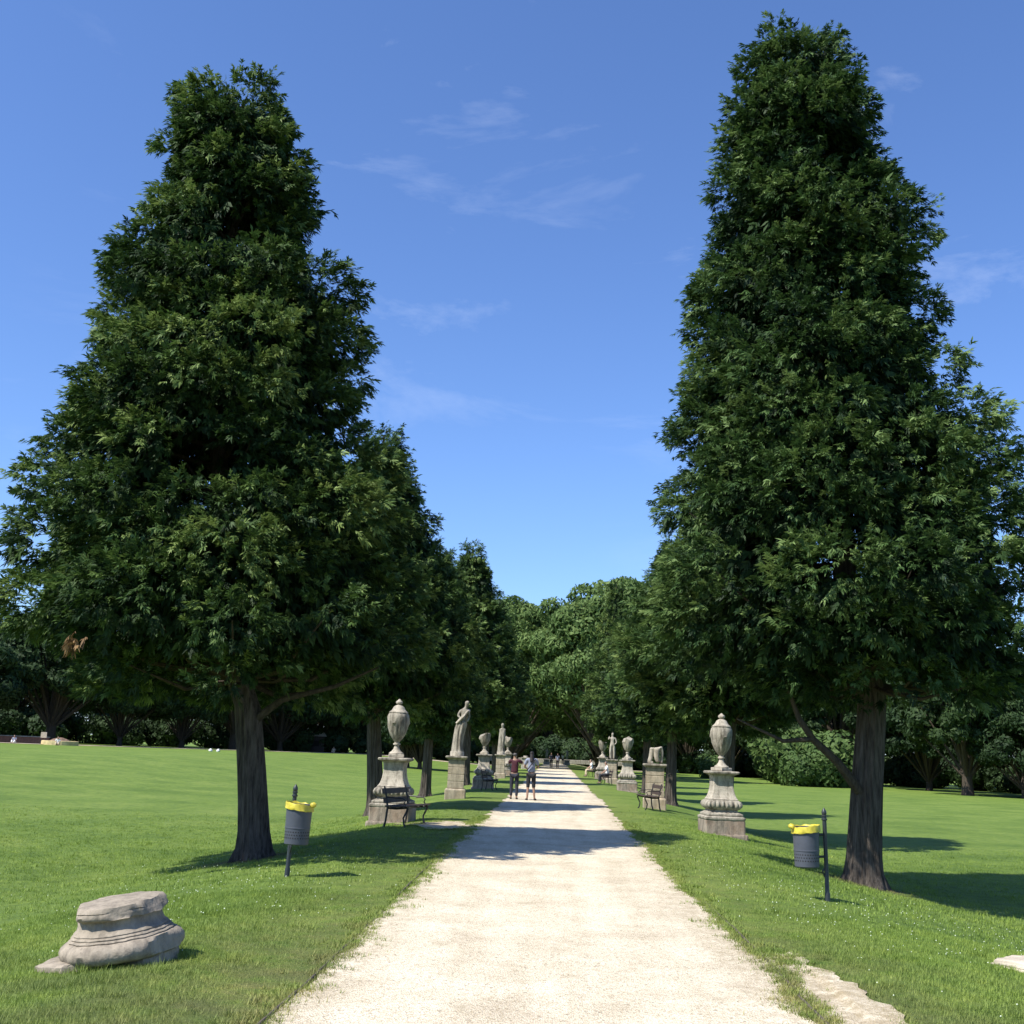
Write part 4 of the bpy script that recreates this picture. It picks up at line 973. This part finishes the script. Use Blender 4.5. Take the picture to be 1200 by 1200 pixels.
# ------------------------------------------------------------------ benches
m_iron = plain('dark_iron', (.022, .02, .02), .5, .2, .2)
m_slat = plain('bench_wood', (.050, .032, .022), .6, 0, .3, 14)
def bench(x, y, rz, label, ln=1.5, m=m_slat):
    root = empty('park_bench', G(x, y), rz); tag(root, label, 'bench', 'benches facing the path')
    # local: bench faces +x, length along y
    for s_ in (-1, 1):
        yy = s_ * (ln / 2 - .15)
        mb = MB(); mb.tube([(-.27, yy, -.03), (-.23, yy, .12), (-.20, yy, .40), (-.24, yy, .62), (-.30, yy, .84)], [.026, .022, .024, .021, .018], n=8)
        mb.build('leg', m_iron, root, smooth=True)
        mb = MB(); mb.tube([(.26, yy, -.03), (.19, yy, .08), (.17, yy, .20), (.24, yy, .34), (.26, yy, .41)], [.026, .02, .02, .022, .024], n=8)
        mb.tube([(-.21, yy, .39), (0, yy, .385), (.26, yy, .415)], .02, n=8)
        mb.tube([(-.245, yy, .62), (-.05, yy, .61), (.14, yy, .60), (.20, yy, .56), (.17, yy, .50), (.24, yy, .42)], .015, n=7)
        mb.build('leg', m_iron, root, smooth=True)
    mb = MB()
    for q in range(4): mb.box((-.15 + q * .125, 0, .425 + .012 * abs(q - 1)), (.10, ln, .03), bev=.008)
    mb.build('seat', m, root)
    mb = MB()
    for q, z in enumerate((.55, .74)): mb.rings([[(-.225 - (z + dz - .5) * .22 + dx, yy, z + dz) for dx, yy in ((-.012, -ln / 2), (.014, -ln / 2), (.014, ln / 2), (-.012, ln / 2))] for dz in (-.055, .055)])
    mb.build('backrest', m, root)
    return root
bench(-3.18, 25.15, R(-14), 'dark iron and wood bench in front of the left urn pedestal')
bench(3.12, 38.0, R(180 + 8), 'small dark bench in front of the block pillar with the broken statue', 1.4)
bench(-2.75, 49.6, R(-6), 'far dark bench in the left row, between the broken urn pedestal and the couple', 1.4)
bench(3.15, 69.5, R(186), 'far right bench on which one man in white sits', 1.4)
bench(2.85, 90.5, R(184), 'distant right bench with two people sitting on it', 1.6)

# ------------------------------------------------------------------ people
m_skin = plain('skin', (.30, .18, .125), .55, 0, .05)
m_hair = plain('dark_hair', (.018, .013, .011), .5)
m_hairg = plain('grey_hair', (.09, .08, .075), .6)
def cloth(n, c): return plain(n, c, .85, 0, .12, 9, .2)
m_maroon = cloth('maroon_cloth', (.055, .009, .018)); m_black = cloth('black_cloth', (.014, .014, .018)); m_greyblue = cloth('pale_grey_blue_cloth', (.24, .26, .34))
m_navy = cloth('navy_cloth', (.02, .022, .035)); m_white = cloth('white_cloth', (.72, .72, .70)); m_shoe = cloth('dark_shoe', (.02, .018, .018))
m_tan = cloth('tan_cloth', (.45, .36, .24))

def person(x, y, rz, h, label, pose, top, bottom, hair, long_hair=False, short_trousers=False, fingers=False, strap=False, phone=False, z=None, group=None):
    """local: the person faces +y"""
    root = empty('person', (x, y, float(gz(x, y)) if z is None else z), rz); s_ = h / 1.72; root.scale = (s_, s_, s_); tag(root, label, 'person', group)
    P = dict(pel=(0, 0, .93), wst=(0, 0, 1.08), che=(0, .0, 1.28), nkb=(0, -.01, 1.44), nk=(0, .0, 1.50), hd1=(0, .02, 1.58), hd2=(0, .01, 1.66), hd3=(0, 0, 1.71),
             hL=(-.09, 0, .88), kL=(-.10, .02, .49), aL=(-.105, -.01, .09), fL=(-.12, .10, .035), hR=(.09, 0, .88), kR=(.10, .02, .49), aR=(.105, -.01, .09), fR=(.12, .10, .035),
             sL=(-.17, -.01, 1.41), eL=(-.23, -.02, 1.13), wL=(-.23, .06, .88), sR=(.17, -.01, 1.41), eR=(.23, -.02, 1.13), wR=(.23, .06, .88))
    P.update(pose)
    P = {k_: Vector(v) for k_, v in P.items()}
    for sd_ in 'LR': P['p' + sd_] = P['w' + sd_] + (P['w' + sd_] - P['e' + sd_]).normalized() * .07
    names = ['pel', 'wst', 'che', 'nkb', 'nk', 'hd1', 'hd2', 'hd3', 'hL', 'kL', 'aL', 'fL', 'hR', 'kR', 'aR', 'fR', 'sL', 'eL', 'wL', 'pL', 'sR', 'eR', 'wR', 'pR']
    rad = dict(pel=(.145, .105), wst=(.12, .09), che=(.145, .10), nkb=(.085, .07), nk=.052, hd1=(.068, .085), hd2=(.075, .095), hd3=(.05, .062), hL=.085, kL=.055, aL=.038, fL=.036, hR=.085, kR=.055, aR=.038, fR=.036,
               sL=.058, eL=.040, wL=.027, pL=(.034, .018), sR=.058, eR=.040, wR=.027, pR=(.034, .018))
    ed = [('pel', 'wst'), ('wst', 'che'), ('che', 'nkb'), ('nkb', 'nk'), ('nk', 'hd1'), ('hd1', 'hd2'), ('hd2', 'hd3'), ('pel', 'hL'), ('hL', 'kL'), ('kL', 'aL'), ('aL', 'fL'), ('pel', 'hR'), ('hR', 'kR'), ('kR', 'aR'), ('aR', 'fR'),
          ('nkb', 'sL'), ('sL', 'eL'), ('eL', 'wL'), ('wL', 'pL'), ('nkb', 'sR'), ('sR', 'eR'), ('eR', 'wR'), ('wR', 'pR')]
    J = [P[n_] for n_ in names]; Rd = [rad[n_] for n_ in names]; E = [(names.index(a), names.index(b_)) for a, b_ in ed]
    # nose
    J.append(P['hd1'] + Vector((0, .10, .02))); Rd.append(.014); E.append((names.index('hd1'), len(J) - 1))
    if fingers:
        for sd_ in 'LR':
            d = (P['p' + sd_] - P['w' + sd_]).normalized(); sx = d.cross(Vector((0, 1, .2))).normalized(); base_i = names.index('p' + sd_)
            for k_, (o_, l_) in enumerate(((-.03, .065), (-.01, .078), (.01, .072), (.03, .055))):
                a = P['p' + sd_] + sx * o_ + d * .03; J += [a, a + d * l_ * .5 + Vector((0, .006, 0)), a + d * l_ + Vector((0, .02, 0))]; Rd += [.009, .009, .008]
                n0 = len(J) - 3; E += [(base_i, n0), (n0, n0 + 1), (n0 + 1, n0 + 2)]
            a = P['w' + sd_] + d * .03 + sx * -.035; J += [a, a + d * .035 + sx * -.02]; Rd += [.011, .010]; E += [(names.index('w' + sd_), len(J) - 2), (len(J) - 2, len(J) - 1)]
    link('body', skin_mesh('body', J, E, Rd, remesh=.012 if fingers else .02), m_skin, root, True)
    def garment(nm, keys, radd, edges, m, root_k=0, rm=.014):
        J = [P[a] if isinstance(a, str) else Vector(a) for a in keys]; E = edges
        return link(nm, skin_mesh(nm, J, E, radd, root=root_k, remesh=rm), m, root, True)
    mid = lambda a, b_, t_: P[a].lerp(P[b_], t_)
    J = [P['pel'] + Vector((0, 0, .02)), P['wst'], P['che'], P['nkb'], P['sL'], mid('sL', 'eL', .75), P['sR'], mid('sR', 'eR', .75)]
    E = [(0, 1), (1, 2), (2, 3), (3, 4), (4, 5), (3, 6), (6, 7)]
    garment('shirt', J, [(.165, .125), (.145, .11), (.17, .125), (.09, .08), .072, .06, .072, .06], E, top)
    if short_trousers: kneeL, kneeR = mid('kL', 'aL', .15), mid('kR', 'aR', .15)
    else: kneeL, kneeR = mid('kL', 'aL', .93), mid('kR', 'aR', .93)
    J = [P['pel'] + Vector((0, 0, .03)), P['hL'], P['kL'], kneeL, P['hR'], P['kR'], kneeR]
    garment('trousers', J, [(.155, .118), .098, .069, .062 if short_trousers else .055, .098, .069, .062 if short_trousers else .055], [(0, 1), (1, 2), (2, 3), (0, 4), (4, 5), (5, 6)], bottom)
    for sd_ in 'LR':
        fd = (P['f' + sd_] - P['a' + sd_]); fd.z = 0; fd.normalize(); a = P['a' + sd_]
        J = [Vector((a.x, a.y, a.z - .03)) - fd * .02, Vector((a.x, a.y, a.z - .05)) + fd * .06, Vector((a.x, a.y, a.z - .055)) + fd * .15]
        link('shoe', skin_mesh('shoe', J, [(0, 1), (1, 2)], [.048, .044, .036], remesh=None), m_shoe, root, True)
    J = [P['hd1'] + Vector((0, -.04, .0)), P['hd2'] + Vector((0, -.025, .0)), P['hd3'] + Vector((0, -.01, .0))]; Rd = [(.075, .07), (.088, .098), (.06, .07)]; E = [(0, 1), (1, 2)]
    if long_hair:
        J += [P['nk'] + Vector((0, -.075, -.03)), P['nkb'] + Vector((0, -.12, -.12))]; Rd += [(.085, .05), (.07, .035)]; E += [(0, 3), (3, 4)]
    link('hair', skin_mesh('hair', J, E, Rd, remesh=.014), hair, root, True)
    if strap:
        mb = MB(); mb.tube([(.14, -.10, 1.44), (.05, -.145, 1.33), (-.06, -.145, 1.18), (-.15, -.11, 1.05)], .018, n=6); mb.tube([(.14, -.10, 1.44), (.13, .06, 1.44), (0, .14, 1.25), (-.15, .08, 1.06), (-.15, -.11, 1.05)], .014, n=6)
        mb.build('bag_strap', m_black, root, smooth=True)
    if phone:
        o = MB().box(tuple(P['pR'] + Vector((-.03, .03, .02))), (.13, .012, .07), bev=.003).build('phone', m_black); o.parent = None
        w_ = Matrix.Translation(root.location) @ Matrix.Rotation(rz, 4, 'Z') @ Matrix.Scale(s_, 4); o.matrix_world = w_
        tag(o, 'small dark phone held up by the person in maroon', 'phone')
    return root
person(-1.40, 40.9, R(-4), 1.62, 'person in maroon top and black trousers on the path, arms raised',
       dict(sL=(-.17, -.01, 1.42), eL=(-.24, .18, 1.30), wL=(-.06, .38, 1.42), sR=(.17, -.01, 1.42), eR=(.30, .14, 1.34), wR=(.12, .38, 1.43), hd1=(0, .03, 1.58), kL=(-.105, .01, .49), kR=(.105, .01, .49)),
       m_maroon, m_navy, m_hairg, fingers=True, phone=True)
person(-.80, 40.6, R(2), 1.70, 'woman seen from behind in a grey blue top, dark cropped leggings and a diagonal strap',
       dict(eL=(-.25, .08, 1.16), wL=(-.17, .26, 1.12), eR=(.25, .08, 1.16), wR=(.16, .26, 1.14), aL=(-.12, -.02, .09), aR=(.14, .01, .09), fL=(-.15, .08, .035), fR=(.18, .10, .035)),
       m_greyblue, m_black, m_hair, long_hair=True, short_trousers=True, fingers=True, strap=True)
sit = dict(pel=(0, 0, .55), wst=(0, .02, .70), che=(0, .04, .90), nkb=(0, .05, 1.06), nk=(0, .07, 1.12), hd1=(0, .10, 1.20), hd2=(0, .09, 1.28), hd3=(0, .08, 1.33), hL=(-.1, .05, .53), hR=(.1, .05, .53), kL=(-.13, .45, .52), kR=(.13, .45, .52), aL=(-.12, .42, .09), aR=(.12, .48, .09), fL=(-.12, .53, .035), fR=(.12, .59, .035),
           sL=(-.17, .04, 1.03), eL=(-.24, .12, .78), wL=(-.12, .34, .64), sR=(.17, .04, 1.03), eR=(.24, .12, .78), wR=(.12, .34, .64))
person(3.2, 69.5, R(96), 1.72, 'man in white shirt and dark trousers sitting on the far right bench', sit, m_white, m_black, m_hairg)
person(2.95, 90.1, R(94), 1.70, 'nearer of two people in white sitting on the distant right bench', sit, m_white, m_tan, m_hair)
person(2.95, 90.9, R(94), 1.70, 'farther of two people in white sitting on the distant right bench', sit, m_white, m_tan, m_hairg)
walk = dict(kL=(-.09, .16, .50), aL=(-.09, .20, .10), fL=(-.09, .31, .06), kR=(.09, .0, .48), aR=(.09, -.24, .14), fR=(.09, -.15, .05), eL=(-.22, -.14, 1.14), wL=(-.22, -.08, .9), eR=(.22, .08, 1.14), wR=(.21, .24, .93))
person(-.35, 127, R(180), 1.72, 'distant person in dark clothes walking on the path, left one of the far walkers', walk, m_navy, m_black, m_hair)
person(.35, 128, R(175), 1.66, 'distant person in grey walking on the path, right one of the far walkers', walk, m_greyblue, m_black, m_hair)
person(1.2, 168, R(180), 1.7, 'tiny figure in white standing at the far end of the path', walk, m_white, m_navy, m_hair)

# ------------------------------------------------------------------ things along the far left edge of the lawn
m_brick = plain('terracotta', (.30, .12, .07), .9, 0, .25, 4)
mb = MB(); mb.box((0, 0, .35), (11, .5, .7), bev=.03); o = mb.build('brick_wall', m_brick); mb = MB(); mb.box((0, 0, .75), (11.1, .62, .09), bev=.02); q = mb.build('coping', m_slab, o)
o.location = G(-62.5, 126.5); o.rotation_euler = (0, 0, R(8)); tag(o, 'low terracotta wall with pale coping under the trees at far left', 'wall')
m_sand = plain('sandy_yellow', (.50, .40, .20), .9, 0, .25, 3)
rt = empty('flower_bed', G(-53.2, 121.5), R(20)); tag(rt, 'raised round bed with a sandy yellow kerb at the left lawn edge', 'flower bed')
mb = MB(); mb.lathe([(-.2, 1.9), (.42, 1.9), (.45, 1.85), (.45, 1.6), (.40, 1.58), (.30, 1.56)], 36); mb.build('kerb', m_sand, rt)
mb = MB(); mb.lathe([(.28, 1.57), (.40, 1.2), (.62, .7), (.75, .3), (.8, .02)], 30); mb.build('soil', plain('bed_planting', (.14, .09, .06), .95, 0, .4, 3), rt, rough=.14, rs=2.5)
rt = empty('notice_board', G(-55.2, 121.8), R(15)); tag(rt, 'white notice board on two legs beside the sandy bed at far left', 'sign')
for s_ in (-.28, .28): MB().box((s_, 0, .45), (.06, .06, 1.1), bev=.01).build('leg', m_binpost, rt)
MB().box((0, -.045, 1.0), (.6, .03, .6), bev=.006).build('panel', m_slab, rt)
sitg = {k_: (v[0], v[1], v[2] - .42) for k_, v in sit.items()}
sitg.update(kL=(-.16, .40, .36), kR=(.16, .40, .36), aL=(-.12, .62, .06), aR=(.12, .62, .06), fL=(-.12, .72, .05), fR=(.12, .72, .05), wL=(-.15, .36, .34), wR=(.15, .36, .34))
person(-52.0, 118.2, R(200), 1.7, 'person in pale clothes sitting on the grass by the sandy bed', sitg, m_white, m_tan, m_hair)
person(-57.8, 120.6, R(190), 1.65, 'person in grey sitting on the grass left of the notice board', sitg, m_greyblue, m_white, m_hair)
person(-32.6, 168.5, R(180), 1.75, 'sunbather in tan sitting at the lawn edge left of the urn', sitg, m_tan, m_tan, m_hair)
rt = empty('kiosk', G(-37.5, 178), R(10)); tag(rt, 'small dark kiosk with a pale pitched roof beyond the left lawn', 'kiosk')
MB().box((0, 0, 1.2), (3.0, 2.4, 2.4), bev=.03).build('wall', plain('dark_boards', (.05, .035, .03), .8), rt)
MB().box((0, -1.215, 1.3), (1.4, .03, .8), bev=.01).build('hatch', m_dark, rt)
mb = MB(); mb.add([(-1.8, -1.5, 2.4), (1.8, -1.5, 2.4), (1.8, 1.5, 2.4), (-1.8, 1.5, 2.4), (-1.3, 0, 3.15), (1.3, 0, 3.15)], [(0, 1, 5, 4), (1, 2, 5), (2, 3, 4, 5), (3, 0, 4), (3, 2, 1, 0)]); mb.build('roof', m_slab, rt)
for i, (x, y) in enumerate(((-36.6, 121), (-35.9, 121.4))):
    mb = MB(); mb.lathe([(0, .02), (.0, .16), (.08, .21), (.18, .19), (.26, .10), (.30, .05), (.33, .09), (.34, .02)], 14); o = mb.build('bag', m_white, None, smooth=True, rough=.04, rs=8, seed=i)
    o.location = G(x, y); tag(o, ('left', 'right')[i] + ' one of two small white bags lying on the far left lawn', 'bag')
